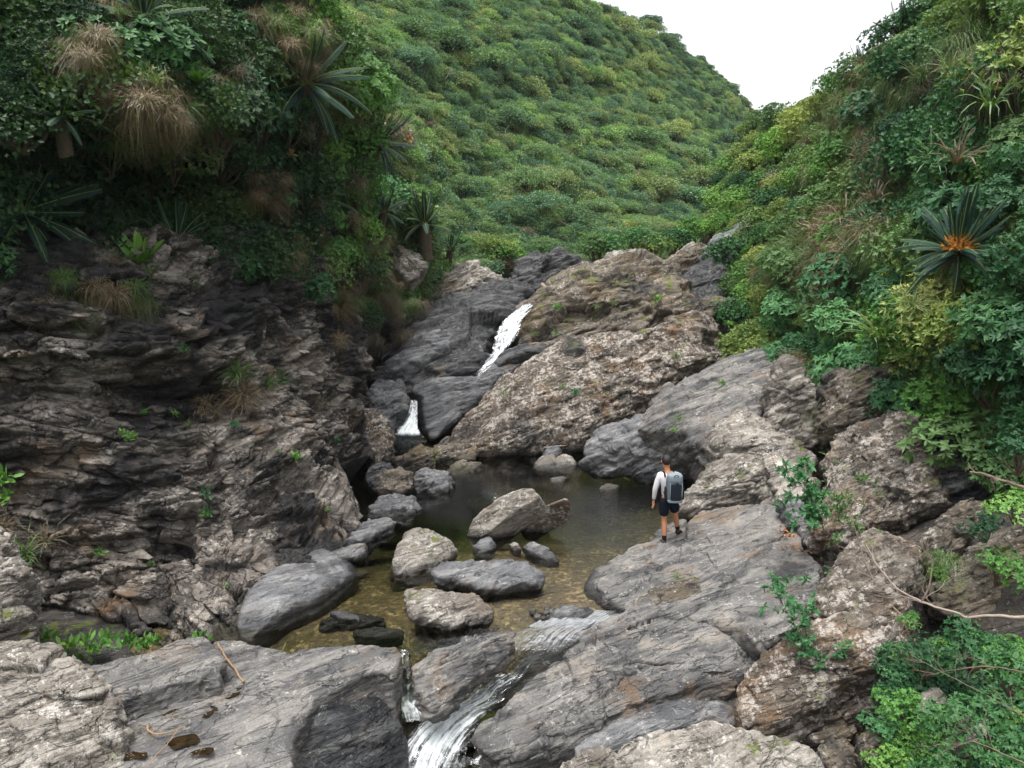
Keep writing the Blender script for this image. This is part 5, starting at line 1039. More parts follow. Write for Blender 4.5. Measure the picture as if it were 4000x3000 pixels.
# grasses on the right slope
for k, (px, py, s, kd, lb) in enumerate([(3160, 560, 1.0, 'grass_dry', 'tan grass tuft near the left edge of the right slope'), (3260, 520, .9, 'reed', 'arching green reed clump left of the dark bushes'), (3330, 600, 1.0, 'reed', 'long arching reed leaves over the pale grasses'), (3380, 650, .9, 'reed_dry', 'drooping tan reed blades under the arching reeds'),
    (3650, 660, .9, 'reed', 'pale drooping reed in front of the dark bushes'), (3740, 640, .9, 'reed_dry', 'tan-edged reed drooping over the cycad'), (3420, 800, .8, 'reed_dry', 'withered reed curled beside the dark bushes'), (3300, 870, 1.0, 'reed_dry', 'long dry reed arching towards the cycad'),
    (3230, 900, 1.15, 'hanging', 'mound of tan grass drooping above the blue-green shrub'), (3130, 930, 1.15, 'hanging_green', 'grey-green mound of drooping grass'), (3180, 1000, 1.1, 'hanging_green', 'green grass hanging over the leafy shrub'), (3330, 980, 1.1, 'hanging', 'dry grass falling in a sheet left of the cycad'),
    (3400, 880, 1.0, 'hanging', 'dry grass clump directly left of the cycad'), (3250, 1060, .9, 'hanging', 'lower skirt of the drooping grass mound'), (3060, 1050, .8, 'hanging_green', 'hanging grass left of the grass mound'), (3420, 560, .7, 'hanging', 'pale dried grass patch high on the right slope'), (3390, 500, .7, 'hanging', 'topmost pale dried grass patch on the right slope'),
    (3870, 430, 1.0, 'reed', 'tall reed standing up at the right edge'), (3600, 330, .8, 'reed', 'reed tuft near the crest at the upper right'), (3720, 300, .8, 'reed', 'second reed tuft near the crest at the upper right'), (3440, 1330, 1.0, 'reed', 'green reed spray below the withered cycad fronds'), (3560, 1200, .9, 'grass', 'grass under the large cycad'),
    (3120, 1480, .8, 'hanging', 'brown roots and grass trailing over the rock tower'), (3180, 1520, .9, 'hanging', 'tangled dead grass on top of the rock tower'), (3080, 1400, .6, 'grass', 'small grass clump at the top of the banded slab'), (3900, 260, .9, 'hanging', 'dry grass on the crest at the far right'), (3540, 180, .8, 'hanging_green', 'bright grass along the right-hand skyline'), (3440, 240, .7, 'hanging_green', 'grass on the skyline left of the palms'), (3020, 700, .9, 'hanging', 'brownish grass on the far left of the right slope')]):
    put(kd, onR(px, py, 2.0), s * (1.2 if 'reed' in kd else 1.15), lb, 'grass', name='grass_tuft', seed=900 + k, tilt=(-.4, -.5, .8))
r_g = np.random.default_rng(91); q = np.array([(3160, 560), (3200, 880), (3240, 900), (3300, 880), (3130, 950), (3180, 1000), (3330, 980), (3400, 900), (3250, 1060), (3400, 520), (3450, 600), (3060, 1050), (3500, 250), (3400, 330), (3300, 400), (3120, 1490), (3180, 1530), (3900, 260), (3600, 330), (3740, 180)])[r_g.integers(20, size=230)] + r_g.normal(size=(230, 2)) * np.array([50, 40])
gn_scatter('pale_drooping_grass', A(q[:, 0], q[:, 1], YR(q[:, 0], q[:, 1]) - 1.3), r_g.uniform(.55, 1.15, 230), ['hanging', 'hanging_green', 'hanging_green', 'reed_dry', 'reed', 'grass_dry'], 13, tilt=(.45, 0))
cycad(onR(3740, 985, 1.45), 1.08, 'large cycad with a bright orange cone on the right slope', 1, lean=(-.30, -.62, .8), cone=True, dead=9, n=44, tilt=(2, 68))
cycad(onR(3380, 300, .8), 1.25, 'cycad with pale fronds against the sky on the right ridge', 2, lean=(-.2, -.1, 1), n=22)
cycad(onR(3530, 170, .8), 1.2, 'palm-like cycad at the top of the right ridge', 3, lean=(0, -.1, 1), n=22)
cycad(onR(3100, 830, .6), .9, 'small cycad among the grasses high on the right slope', 4, lean=(-.3, -.4, 1), n=16)

# ------------------------------------------------------------------ left slope
LM = [(150, 250, 'in the upper left corner'), (500, 250, 'by the brown tussock'), (850, 150, 'at the top edge'), (1350, 250, 'on the sunlit rim of the left slope'), (1150, 750, 'on the shaded left slope'), (1050, 350, 'near the blackish cycad'),
      (150, 800, 'round the drooping cycad'), (650, 700, 'under the dark overhang'), (1450, 800, 'on the bank under the rim'), (1550, 1050, 'by the tan boulder'), (600, 1000, 'on the cliff-top ledge')]
lr = np.random.default_rng(44); placed = []; tries = 0
while len(placed) < 118 and tries < 40000:
    tries += 1; py = lr.uniform(-60, 1240); px = lr.uniform(-120, np.interp(py, ur_y, ur_x) + 20)
    if (py > 1060 + 60 * math.sin(px / 150) and px < 1380) or tries > 14000: continue
    if 230 < px < 1080 and 540 < py < 830 and lr.random() < .55: continue
    Yv = float(YU(px, py)); rp = FPX * .55 / Yv * lr.uniform(.8, 1.6)
    if all((px - a) ** 2 + (py - c) ** 2 > (rp + r) ** 2 * .30 for a, c, r in placed):
        placed.append((px, py, rp)); u = lr.random(); edge = px > np.interp(py, ur_y, ur_x) - 200
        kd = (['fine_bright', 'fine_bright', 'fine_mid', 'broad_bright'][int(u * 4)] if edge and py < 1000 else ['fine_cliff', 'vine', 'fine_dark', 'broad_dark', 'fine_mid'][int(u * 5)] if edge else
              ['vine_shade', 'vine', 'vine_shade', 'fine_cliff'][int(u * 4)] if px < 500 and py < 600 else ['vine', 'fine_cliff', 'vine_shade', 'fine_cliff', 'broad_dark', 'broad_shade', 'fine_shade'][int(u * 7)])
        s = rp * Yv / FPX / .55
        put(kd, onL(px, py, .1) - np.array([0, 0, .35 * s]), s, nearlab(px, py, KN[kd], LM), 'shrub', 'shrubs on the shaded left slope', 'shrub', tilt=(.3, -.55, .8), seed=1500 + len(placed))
n = 4200; py = lr.uniform(-80, 1130, n); px = lr.uniform(0, 1, n) * (np.interp(py, ur_y, ur_x) + 200) - 150
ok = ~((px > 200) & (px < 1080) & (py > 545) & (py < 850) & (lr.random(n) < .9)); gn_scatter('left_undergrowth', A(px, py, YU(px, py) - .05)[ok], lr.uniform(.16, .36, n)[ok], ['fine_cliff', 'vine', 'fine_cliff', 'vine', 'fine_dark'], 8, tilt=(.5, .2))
rim = UP[:, 272:, :].reshape(-1, 3)[np.random.default_rng(15).integers(0, UP[:, 272:].shape[0] * UP[:, 272:].shape[1], 900)]
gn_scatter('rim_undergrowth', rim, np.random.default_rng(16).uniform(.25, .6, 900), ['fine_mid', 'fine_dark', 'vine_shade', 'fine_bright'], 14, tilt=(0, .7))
G_ = [(380, 130, 1.1, 'hanging', 'brown grass at the top left among the creepers'), (340, 210, .9, 'hanging', 'pale brown grass left of the big brown tussock'), (470, 60, 1.0, 'grass', 'green grass shooting up at the top left'), (560, 380, 1.25, 'hanging', 'big brown tussock drooping over the dark overhang'), (610, 330, 1.1, 'grass', 'green blades growing out of the big brown tussock'),
    (640, 420, 1.2, 'hanging', 'right half of the big brown tussock'), (520, 470, 1.0, 'hanging', 'lowest fringe of the big brown tussock'), (700, 470, .8, 'hanging', 'dry fringe right of the big brown tussock'), (1080, 80, 1.2, 'hanging_green', 'pale green grass curtain at the top edge'), (1150, 40, 1.2, 'hanging', 'upper tan curtain of hanging grass'), (1130, 160, 1.2, 'hanging', 'middle tan curtain of hanging grass'),
    (1210, 120, 1.1, 'hanging_green', 'grey-green grass beside the tan curtain'), (1200, 240, 1.1, 'hanging', 'lower tan curtain of hanging grass'), (1270, 330, 1.0, 'hanging', 'tan grass under the edge of the left slope'), (1370, 340, 1.1, 'hanging_green', 'grass hanging from the edge of the left slope'), (1390, 430, 1.1, 'hanging', 'brown grass at the shoulder of the left slope'),
    (920, 260, .9, 'hanging', 'thin dry grass in the shade near the top'), (1400, 700, 1.2, 'hanging', 'long brown grass falling below the far cycad'), (1390, 850, 1.1, 'hanging', 'brown beard of grass lower on the shaded edge'), (1100, 690, .9, 'hanging', 'dry clump on the shaded slope above the ledge'), (1010, 760, .8, 'hanging', 'withered clump left of the small blue-green shrub'),
    (1430, 960, .9, 'hanging_green', 'mixed grass on the bank near the tan boulder'), (1420, 1080, 1.0, 'hanging', 'dry grass covering the bank below the cycads'), (1450, 1180, .9, 'hanging_green', 'grass at the foot of the bank above the dark slope'), (1620, 1180, .9, 'hanging_green', 'grass at the edge of the wet black slope'), (1560, 1230, .8, 'hanging', 'brown grass above the wet black slope'),
    (250, 1080, .8, 'hanging_green', 'dark green grass on the ledge at the left'), (370, 1110, .9, 'hanging', 'tan grass beneath the strap-leaved fern'), (450, 1140, 1.0, 'hanging', 'longest tan grass hanging below the strap-leaved fern'), (530, 1120, .9, 'hanging_green', 'green grass right under the strap-leaved fern'), (1160, 1000, .8, 'hanging', 'brown tuft on the shaded ridge of the cliff'), (1350, 1150, .8, 'hanging', 'brown grass on the cliff shoulder')]
for k, (px, py, s, kd, lb) in enumerate(G_): put(kd, onL(px, py, 1.3), s * .52, lb, 'grass', name='grass_tuft', seed=2000 + k, tilt=(.3, -.55, .75))
def loose(name, spots, n, sx, sy, on, kinds, lo_, hi_, seed):
    r_ = np.random.default_rng(seed); q = np.array([(g[0], g[1]) for g in spots])[r_.integers(len(spots), size=n)] + r_.normal(size=(n, 2)) * np.array([sx, sy])
    gn_scatter(name, on(q[:, 0], q[:, 1]), r_.uniform(lo_, hi_, n), kinds, seed, tilt=(.45, 0))
loose('loose_dry_grass', G_, 330, 60, 45, lambda x, y: A(x, y, YU(x, y) - .75), ['hanging', 'hanging', 'hanging_green', 'grass_dry'], .3, .62, 12)
for k, (px, py, s, lb, lean, n) in enumerate([(90, 830, 1.3, 'drooping cycad covering the left edge', (.5, -.6, .5), 34), (560, 90, 1.35, 'dark cycad half hidden at the top left', (.2, -.5, .8), 26), (690, 950, .95, 'open cycad with a reddish centre standing on the cliff ledge', (.1, -.5, 1), 20), (1190, 330, 1.6, 'large blackish cycad in the deep shade near the top', (.2, -.6, .7), 34),
    (1475, 560, 1.25, 'cycad overhanging the right edge of the left slope', (.3, -.5, .6), 34), (1240, 790, 1.1, 'dark cycad above the cliff shoulder', (.1, -.5, .9), 26), (1500, 830, .95, 'pale-fronded cycad on the bank below the edge', (.3, -.5, .8), 20), (1660, 880, 1.5, 'upright cycad where the bank meets the hill', (0, -.3, 1), 30), (1760, 980, 1.1, 'small cycad above the pinkish outcrop', (.2, -.4, .9), 22), (240, 460, .7, 'little grey-green cycad inside the creepers at the left', (.3, -.5, .7), 14)]):
    p = onL(px, py, .8) if px < 1520 else A(px, py, 27 if px < 1700 else 31)
    cycad(p, size=s, label=lb, seed=20 + k, lean=lean, n=n, tilt=(-15, 60) if n > 30 else (0, 72))
for k, (px, py, s, lb) in enumerate([(830, 510, 1.4, 'bright green strap-leaved fern beside the dark overhang'), (900, 560, 1.2, 'spreading strap fern glowing yellow-green in the shade'), (550, 1050, 1.25, 'strap-leaved fern glowing green on the cliff ledge'), (770, 330, .8, 'single strap-leaved plant under the top left cycad')]): put('fern', onL(px, py, .8), s, lb, 'fern', name='fern', seed=2100 + k, tilt=(.2, -.5, .8))
put('broad_teal', onL(1120, 850, .6), .8, 'small blue-green shrub perched above the cliff', 'shrub', name='shrub', seed=77)
for k, (px, py) in enumerate([(780, 580), (1140, 600), (1600, 545)]):
    p = onL(px, py, .9); v_, f_ = herb(300 + k, 14, .16, .03); link('withered_leaves', mesh('withered_leaves', v_, f_, M['orange'], smooth=False), loc=p, label=['orange withered leaves below the bright strap-leaved fern', 'orange-brown dead leaves on the dark left slope', 'small orange leaves at the edge of the hill'][k], cat='leaves')

# ------------------------------------------------------------------ plants at the foot of the hill behind the rocks
fr = np.random.default_rng(55)
for k in range(34):
    px = fr.uniform(1560, 2860); py = fr.uniform(985, 1075) - 60 * sstep(2450, 2700, px); Yv = 33 + (px - 1600) / 1200 * 6
    kd = ['fine_mid', 'fine_bright', 'fine_teal', 'fine_yellow', 'grass', 'hanging'][int(fr.random() * 6)]; isg = kd in ('grass', 'hanging')
    put(kd, A(px, py, Yv), fr.uniform(1.1, 1.8), f"{'grass clump' if isg else KN[kd]} behind the {'pinkish outcrop' if px < 1950 else 'black crest rock' if px < 2300 else 'brown mossy mass' if px < 2650 else 'far chute rocks'}", 'grass' if isg else 'shrub', 'plants fringing the rocks at the foot of the hill', 'grass_tuft' if isg else 'shrub', seed=2200 + k)

# the overgrown bank between the cliff edge and the wet black slope
for k in range(34):
    px = fr.uniform(1400, 1640); py = fr.uniform(820, 1240) if px < 1560 else fr.uniform(820, 1120)
    kd = ['fine_mid', 'fine_bright', 'fine_shade', 'fine_teal', 'hanging_green', 'hanging', 'broad_mid'][int(fr.random() * 7)]; isg = 'hang' in kd
    put(kd, A(px, py, 24.5 + (px - 1400) / 60 + fr.uniform(0, 1.2)), fr.uniform(.9, 1.5), f"{'drooping grass' if isg else KN[kd]} on the bank {'above' if py < 1000 else 'below'} the tan boulder", 'grass' if isg else 'shrub', 'plants on the bank between the cliff and the falls', 'grass_tuft' if isg else 'shrub', seed=2300 + k, tilt=(.2, -.5, .9))
bk = np.random.default_rng(8); x_ = bk.uniform(1360, 1680, 500); y_ = bk.uniform(780, 1260, 500); ok = ~((x_ > 1560) & (y_ > 1150))
gn_scatter('bank_undergrowth', A(x_, y_, 25.3 + (x_ - 1400) / 60 + bk.uniform(0, 1.5, 500))[ok], bk.uniform(.35, .8, 500)[ok], ['fine_mid', 'fine_shade', 'hanging_green', 'fine_bright', 'hanging'], 18, tilt=(.4, 0))

# ================================================================== the hiker
def skin(name, verts, edges, radii, mat, parent=None, sub=2, loc=None, root=0):
    me = D.meshes.new(name); me.from_pydata([tuple(v) for v in verts], edges, []); me.materials.append(mat)
    o = link(name, me, parent, loc); me.skin_vertices or None
    md = o.modifiers.new('skin', 'SKIN'); md.use_smooth_shade = True
    sl = me.skin_vertices[0].data if me.skin_vertices else None
    if sl is None:
        layer = me.attributes.get('skin')
    for i, r in enumerate(radii):
        r = r if hasattr(r, '__len__') else (r, r)
        me.skin_vertices[0].data[i].radius = r; me.skin_vertices[0].data[i].use_root = (i == root)
    ms = o.modifiers.new('sub', 'SUBSURF'); ms.levels = sub; ms.render_levels = sub
    return o
M['skin'] = plain_mat('skin', (0.42, 0.19, 0.10), .55, .4, .08, 10)
M['hair'] = plain_mat('hair', (0.012, 0.010, 0.010), .6, .4, .4, 60)
M['shirt'] = plain_mat('pale_grey_shirt', (0.56, 0.54, 0.56), .9, .1, .06, 14)
M['shorts'] = plain_mat('navy_shorts', (0.008, 0.012, 0.020), .9, .1, .3, 14)
M['sock'] = plain_mat('dark_sock', (0.014, 0.015, 0.018), .95, .05, .3, 30)
M['shoe'] = plain_mat('black_shoe', (0.012, 0.012, 0.014), .6, .3, .4, 20)
M['pack'] = plain_mat('grey_pack_fabric', (0.10, 0.13, 0.145), .8, .2, .12, 9)
M['packdark'] = plain_mat('dark_pack_mesh', (0.010, 0.014, 0.020), .85, .2, .3, 30)
M['packpale'] = plain_mat('pale_pack_trim', (0.17, 0.21, 0.23), .7, .2, .1, 20)
HB = G(2600, 2132, .27)
# joints: x to the right, y away from the camera, z up, metres above the left foot
J = dict(pel=(.035, .02, .95), sp1=(.03, .01, 1.12), sp2=(.015, .0, 1.30), nk0=(-.005, .01, 1.43), nk1=(-.025, .03, 1.50), hd0=(-.035, .045, 1.57), hd1=(-.04, .05, 1.66), hd2=(-.035, .045, 1.715),
         shl=(-.165, .0, 1.375), ell=(-.235, .0, 1.11), wrl=(-.245, .05, .875), shr=(.175, .02, 1.375), elr=(.245, .06, 1.11), wrr=(.20, .26, .95),
         hpl=(-.055, .02, .90), knl=(-.035, .06, .50), cal=(-.03, .02, .36), anl=(-.03, .0, .09), hpr=(.12, .03, .90), knr=(.19, .17, .56), car=(.225, .20, .44), anr=(.285, .26, .21))
names_ = list(J); idx = {n: i for i, n in enumerate(names_)}
E_ = [('pel', 'sp1'), ('sp1', 'sp2'), ('sp2', 'nk0'), ('nk0', 'nk1'), ('nk1', 'hd0'), ('hd0', 'hd1'), ('hd1', 'hd2'), ('sp2', 'shl'), ('shl', 'ell'), ('ell', 'wrl'), ('sp2', 'shr'), ('shr', 'elr'), ('elr', 'wrr'),
      ('pel', 'hpl'), ('hpl', 'knl'), ('knl', 'cal'), ('cal', 'anl'), ('pel', 'hpr'), ('hpr', 'knr'), ('knr', 'car'), ('car', 'anr')]
rad = dict(pel=(.115, .085), sp1=(.10, .07), sp2=(.11, .075), nk0=.07, nk1=.052, hd0=(.068, .08), hd1=(.076, .092), hd2=(.055, .065), shl=.052, ell=.038, wrl=.026, shr=.052, elr=.038, wrr=.026, hpl=.085, knl=.055, cal=.056, anl=.036, hpr=.085, knr=.055, car=.056, anr=.036)
V_ = [J[n] for n in names_]; E2 = [(idx[a], idx[b]) for a, b in E_]; RR = [rad[n] for n in names_]
# left foot and right foot stubs, hands with palm and five fingers
def add(v, parent, r): V_.append(v); E2.append((parent, len(V_) - 1)); RR.append(r); return len(V_) - 1
add((-.055, .11, .05), idx['anl'], .03); add((.33, .35, .14), idx['anr'], .03)
person = skin('person', V_, E2, RR, M['skin'], loc=HB)
person.scale = (1.07,) * 3; tag(person, 'hiker seen from behind in pale long-sleeved shirt and navy shorts at the water', 'person')
def hand(w, d, seed, side):
    d = unit(d); s = unit(np.cross(d, [0, 1, 0])) if abs(d[1]) < .9 else np.array([1., 0, 0]); s = np.array([0, 1., 0]); w = np.array(w)
    o_ = unit(np.cross(s, d)); v = [w, w + d * .05, w + d * .085]; e = [(0, 1), (1, 2)]; r = [.024, (.03, .018), (.033, .015)]
    for k, (off, ln) in enumerate([(-.030, .062), (-.010, .072), (.010, .068), (.029, .054)]):
        b = w + d * .088 + s * off; c1 = b + d * ln * .55 + o_ * .006 * side; c2 = c1 + d * ln * .45 + o_ * .018 * side
        i = len(v); v += [b, c1, c2]; r += [.0095, .0085, .007]; e += [(2, i), (i, i + 1), (i + 1, i + 2)]
    i = len(v); v += [w + d * .035 + s * .035, w + d * .07 + s * .055, w + d * .095 + s * .06]; r += [.012, .010, .008]; e += [(1, i), (i, i + 1), (i + 1, i + 2)]
    skin('hand', v, e, r, M['skin'], person, 1)
hand(J['wrl'], (-.02, .06, -1), 1, 1); hand(J['wrr'], (-.3, .8, .1), 2, 1)
def ball(name, c, r, mat, parent, squash=(1, 1, 1), noiseamp=0.0, nf=6, exp=1.0):
    th = np.linspace(-math.pi / 2, math.pi / 2, 22); a = np.linspace(0, 2 * math.pi, 32, endpoint=False)
    def se(x): return np.sign(x) * np.abs(x) ** exp
    P = np.stack([np.outer(se(np.cos(th)), se(np.cos(a))), np.outer(se(np.cos(th)), se(np.sin(a))), np.outer(se(np.sin(th)), np.ones(32))], -1)
    P = P * (1 + noiseamp * noise(P * nf))[..., None] * r * np.array(squash) + np.array(c)
    return link(name, mesh(name, P.reshape(-1, 3), gridfaces(22, 32, True), mat), parent)
ball('hair', (-.036, .030, 1.662), .098, M['hair'], person, (.92, 1.05, 1.02), .06, 7)
ball('ear', (-.122, .055, 1.625), .022, M['skin'], person, (.5, 1, 1.4)); ball('ear', (.048, .055, 1.625), .022, M['skin'], person, (.5, 1, 1.4))
ball('nose', (-.075, .140, 1.615), .016, M['skin'], person, (.8, 1.2, 1.3)); ball('eye', (-.085, .128, 1.645), .010, M['hair'], person); ball('eye', (-.02, .136, 1.645), .010, M['hair'], person)
ball('mouth', (-.055, .134, 1.575), .018, plain_mat('lips', (.35, .12, .09), .5), person, (1, .4, .4))
# clothing follows the body
up = ['pel', 'sp1', 'sp2', 'nk0', 'shl', 'ell', 'wrl', 'shr', 'elr', 'wrr']; ix = {n: i for i, n in enumerate(up)}
sh = {'pel': (.168, .128), 'sp1': (.155, .12), 'sp2': (.165, .122), 'nk0': (.07, .065), 'shl': .068, 'ell': .052, 'wrl': .038, 'shr': .068, 'elr': .052, 'wrr': .038}
pv = [np.array(J[n]) for n in up]; pv[0] = pv[0] + [0, 0, -.06]; pv[6] = pv[6] + [0, 0, .015]
skin('shirt', pv, [(ix[a], ix[b]) for a, b in E_ if a in ix and b in ix], [sh[n] for n in up], M['shirt'], person)
lo = {'w': (.035, .02, 1.0), 'pel': (.035, .02, .93), 'hl': (-.055, .02, .84), 'kl': (-.04, .055, .56), 'hr': (.125, .04, .84), 'kr': (.18, .14, .62)}
li = {n: i for i, n in enumerate(lo)}
skin('shorts', list(lo.values()), [(li[a], li[b]) for a, b in [('w', 'pel'), ('pel', 'hl'), ('hl', 'kl'), ('pel', 'hr'), ('hr', 'kr')]], [(.150, .115), (.172, .132), (.108, .11), (.092, .095), (.108, .11), (.09, .095)], M['shorts'], person)
for an, ca, toe in (('anl', 'cal', (-.075, .15, .035)), ('anr', 'car', (.375, .40, .12))):
    a = np.array(J[an]); c = np.array(J[ca]); skin('sock', [a + (c - a) * .62, a + (c - a) * .3, a], [(0, 1), (1, 2)], [.047, .046, .045], M['sock'], person)
    t = np.array(toe); h = a + (a - t) * np.array([.35, .35, 0]) + np.array([0, 0, -.05]); m = (a + t) / 2 + np.array([0, 0, -.005])
    skin('shoe', [h, a + np.array([0, 0, -.02]), m, t], [(0, 1), (1, 2), (2, 3)], [(.045, .045), (.055, .05), (.052, .04), (.045, .032)], M['shoe'], person)
# backpack
bp_ = empty('backpack', HB + np.array([.075, -.16, .98]) * 1.07, 'grey and black hiking backpack worn by the hiker', 'backpack')
bp_.scale = (.98, .98, 1.0)
def pbox(name, c, r, sq, mat, e=.45, parent=bp_, na=.02): return ball(name, c, r, mat, parent, sq, na, 3, e)
pbox('main_bag', (0, -.02, .22), .20, (.80, .55, 1.35), M['pack']); pbox('lid', (.0, -.03, .43), .165, (.92, .68, .62), M['packpale'], .6)
pbox('front_pocket', (.015, -.125, .17), .12, (.98, .30, 1.40), M['packdark'], .35); pbox('side_pocket', (-.155, -.02, .12), .10, (.35, .7, 1.3), M['packdark']); pbox('side_pocket', (.16, -.02, .12), .10, (.35, .7, 1.3), M['packdark'])
pbox('base_panel', (.01, -.05, -.015), .14, (1.08, .7, .30), M['packpale'])
for x in (-.11, .125):
    v_, f_ = tube(crom([(x, -.13, .36), (x, -.155, .25), (x, -.155, .10), (x, -.12, 0)], 10, False), .009, 6); link('compression_strap', mesh('compression_strap', v_, f_, M['packpale']), bp_)
v_, f_ = tube(crom([(-.04, -.13, .47), (-.02, -.16, .52), (.03, -.16, .52), (.05, -.13, .47)], 10, False), .008, 6); link('grab_loop', mesh('grab_loop', v_, f_, M['packdark']), bp_)
ball('buckle', (.02, -.165, .355), .016, M['packdark'], bp_, (1, .5, 1.4), 0, 3, .5)
for x in (-.165, .03):
    v_, f_ = tube(crom([(x, .08, .42), (x - .01, .14, .49), (x - .01, .25, .47), (x - .02, .31, .35), (x, .28, .18), (x + .0, .10, .08)], 18, False), .02, 6); link('shoulder_strap', mesh('shoulder_strap', v_, f_, M['packdark']), bp_)

# ================================================================== near plants, sticks and litter
def bent(path, r0, r1, n=40, wob=.02, seed=0):
    P = crom(np.array(path), n, False); P = P + (fbm(P * 5, 3, seed=seed)[:, None] * unit(_pr.normal(size=(1, 3))) * wob * 2); return tube(P, np.linspace(r0, r1, n), 7), P
def branch(name, label, path, r0, r1, mat, ntw=0, twL=.6, seed=0, cat='branch', leafy=None, twr=.006):
    (v, f), P = bent(path, r0, r1, 46, .02, seed); base = P[0]; r_ = np.random.default_rng(seed); root = empty(name, base, label, cat)
    link('limb', mesh('limb', v - base, f, M[mat]), root)
    parts = []; tips = []
    for k in range(ntw):
        i = int(r_.uniform(.25, .97) * 45); T = unit(P[min(i + 1, 45)] - P[i - 1]); d = unit(T + r_.normal(size=3) * .6 + np.array([0, 0, .35]))
        (tv_, tf_), tp = twigs(seed * 31 + k, twL * r_.uniform(.6, 1.3), 3, twr, 2, -.03, .6)
        m = np.array(Vector([float(q) for q in d]).to_track_quat('Z', 'X').to_matrix()); tv_ = tv_ @ m.T + P[i] - base
        parts += [(tv_, q) for q in [tf_[0]]]; tips += [(np.array(t[0]) @ m.T + P[i] - base, np.array(t[1]) @ m.T) for t in tp]
    if parts: v, f = join(parts); link('twigs', mesh('twigs', v, f, M[mat]), root)
    if leafy:
        m_, L, W, n, every = leafy; t = [q for q in tips if r_.random() < every]
        if t:
            p = np.repeat(np.array([q[0] for q in t]), n, 0); o = np.repeat(np.array([q[1] for q in t]), n, 0)
            d = unit(o * .5 + r_.normal(size=o.shape) * .8 + [0, 0, .1]); lv, lf = leaves(p, d, unit(o + [0, -.2, .9] + r_.normal(size=o.shape) * .3), L * r_.uniform(.6, 1.15, len(p)), W, two=True)
            link('leaves', mesh('leaves', lv, lf, M[m_], smooth=False), root)
    return root
branch('bare_branch', 'long bare branch reaching in from the right edge over the boulders', [A(4150, 2420, 7.0), A(3900, 2405, 7.3), A(3780, 2412, 7.5), A(3700, 2380, 7.7), A(3600, 2350, 7.9), A(3520, 2310, 8.1), A(3440, 2230, 8.3), A(3380, 2120, 8.5)], .022, .007, 'palebark', 10, .9, 1, twr=.004)
branch('bare_branch', 'thin bare fork rising from the long branch at the right', [A(3600, 2350, 7.9), A(3630, 2290, 7.9), A(3640, 2200, 8.0), A(3600, 2100, 8.1)], .012, .003, 'twigbark', 3, .4, 2, twr=.003)
branch('bare_branch', 'pale broken branch jutting from the leaves high at the right edge', [A(4100, 1930, 8.6), A(3980, 1900, 8.8), A(3900, 1870, 9.0), A(3840, 1850, 9.1), A(3790, 1848, 9.2)], .03, .012, 'twigbark', 4, .35, 3, twr=.008)
branch('bare_branch', 'leaning twiggy bush of bare stems in front of the overhanging boulder', [A(3560, 2440, 8.4), A(3450, 2330, 8.8), A(3380, 2200, 9.1), A(3330, 2030, 9.4), A(3290, 1900, 9.7)], .014, .004, 'twigbark', 12, .7, 4, twr=.004, leafy=('g_mid', .07, .012, 4, .12))
for k, (a, b, c) in enumerate([((4100, 2650, 6.2), (3850, 2600, 6.6), (3600, 2640, 7)), ((4100, 2850, 5.8), (3860, 2720, 6.4), (3560, 2560, 7)), ((4050, 3000, 5.6), (3800, 2900, 6), (3650, 2950, 6.2))]):
    branch('bare_twig', ['topmost of the thin twigs crossing the shrub at the bottom right', 'thin twig running diagonally through the bottom right shrub', 'lowest thin twig in the bottom right corner'][k], [A(*a), A(*b), A(*c)], 0.007, .0025, 'twigbark', 5, .45, 30 + k, cat='twig', twr=.003)
branch('sapling', 'sparse sapling with dark leaf rosettes in front of the grey slab', [A(3330, 2660, 8.1), A(3250, 2600, 8.2), A(3150, 2500, 8.3), A(3080, 2400, 8.4), A(3030, 2330, 8.5)], .009, .003, 'bark', 13, .55, 6, cat='shrub', leafy=('g_teal', .10, .018, 7, .55), twr=.0035)
branch('sapling', 'grey-green leafed sapling beside the cleft above the hiker\'s slab', [G(3230, 2110, .9), A(3200, 2000, 11.2), A(3150, 1920, 11.3), A(3100, 1870, 11.4)], .014, .004, 'palebark', 14, .6, 7, cat='shrub', leafy=('g_teal', .12, .024, 7, .75), twr=.004)
branch('sapling', 'thin grey-green sprig in front of the lichened boulder', [G(3330, 2160, 1.0), A(3320, 2030, 10.6), A(3330, 1930, 10.7), A(3370, 1860, 10.8)], .009, .003, 'palebark', 9, .45, 8, cat='shrub', leafy=('g_mid', .09, .02, 5, .55), twr=.003)
def nearbush(px, py, Y, s, kd, lb, k, tilt=(-.3, -.4, .9)): put(kd, A(px, py, Y) - np.array([0, 0, .35 * s]), s, lb, 'shrub', name='shrub', seed=3000 + k, tilt=tilt)
bush_proto('near_broad', [71, 72, 73], 'g_dark', R_=.6, H=.65, nb=9, n=180, L=.085, W=.016, ros=7, spread=1.0, two=True, low=-.4)
recolor('near_teal', 'near_broad', 'g_teal'); recolor('near_bright', 'near_broad', 'g_bright')
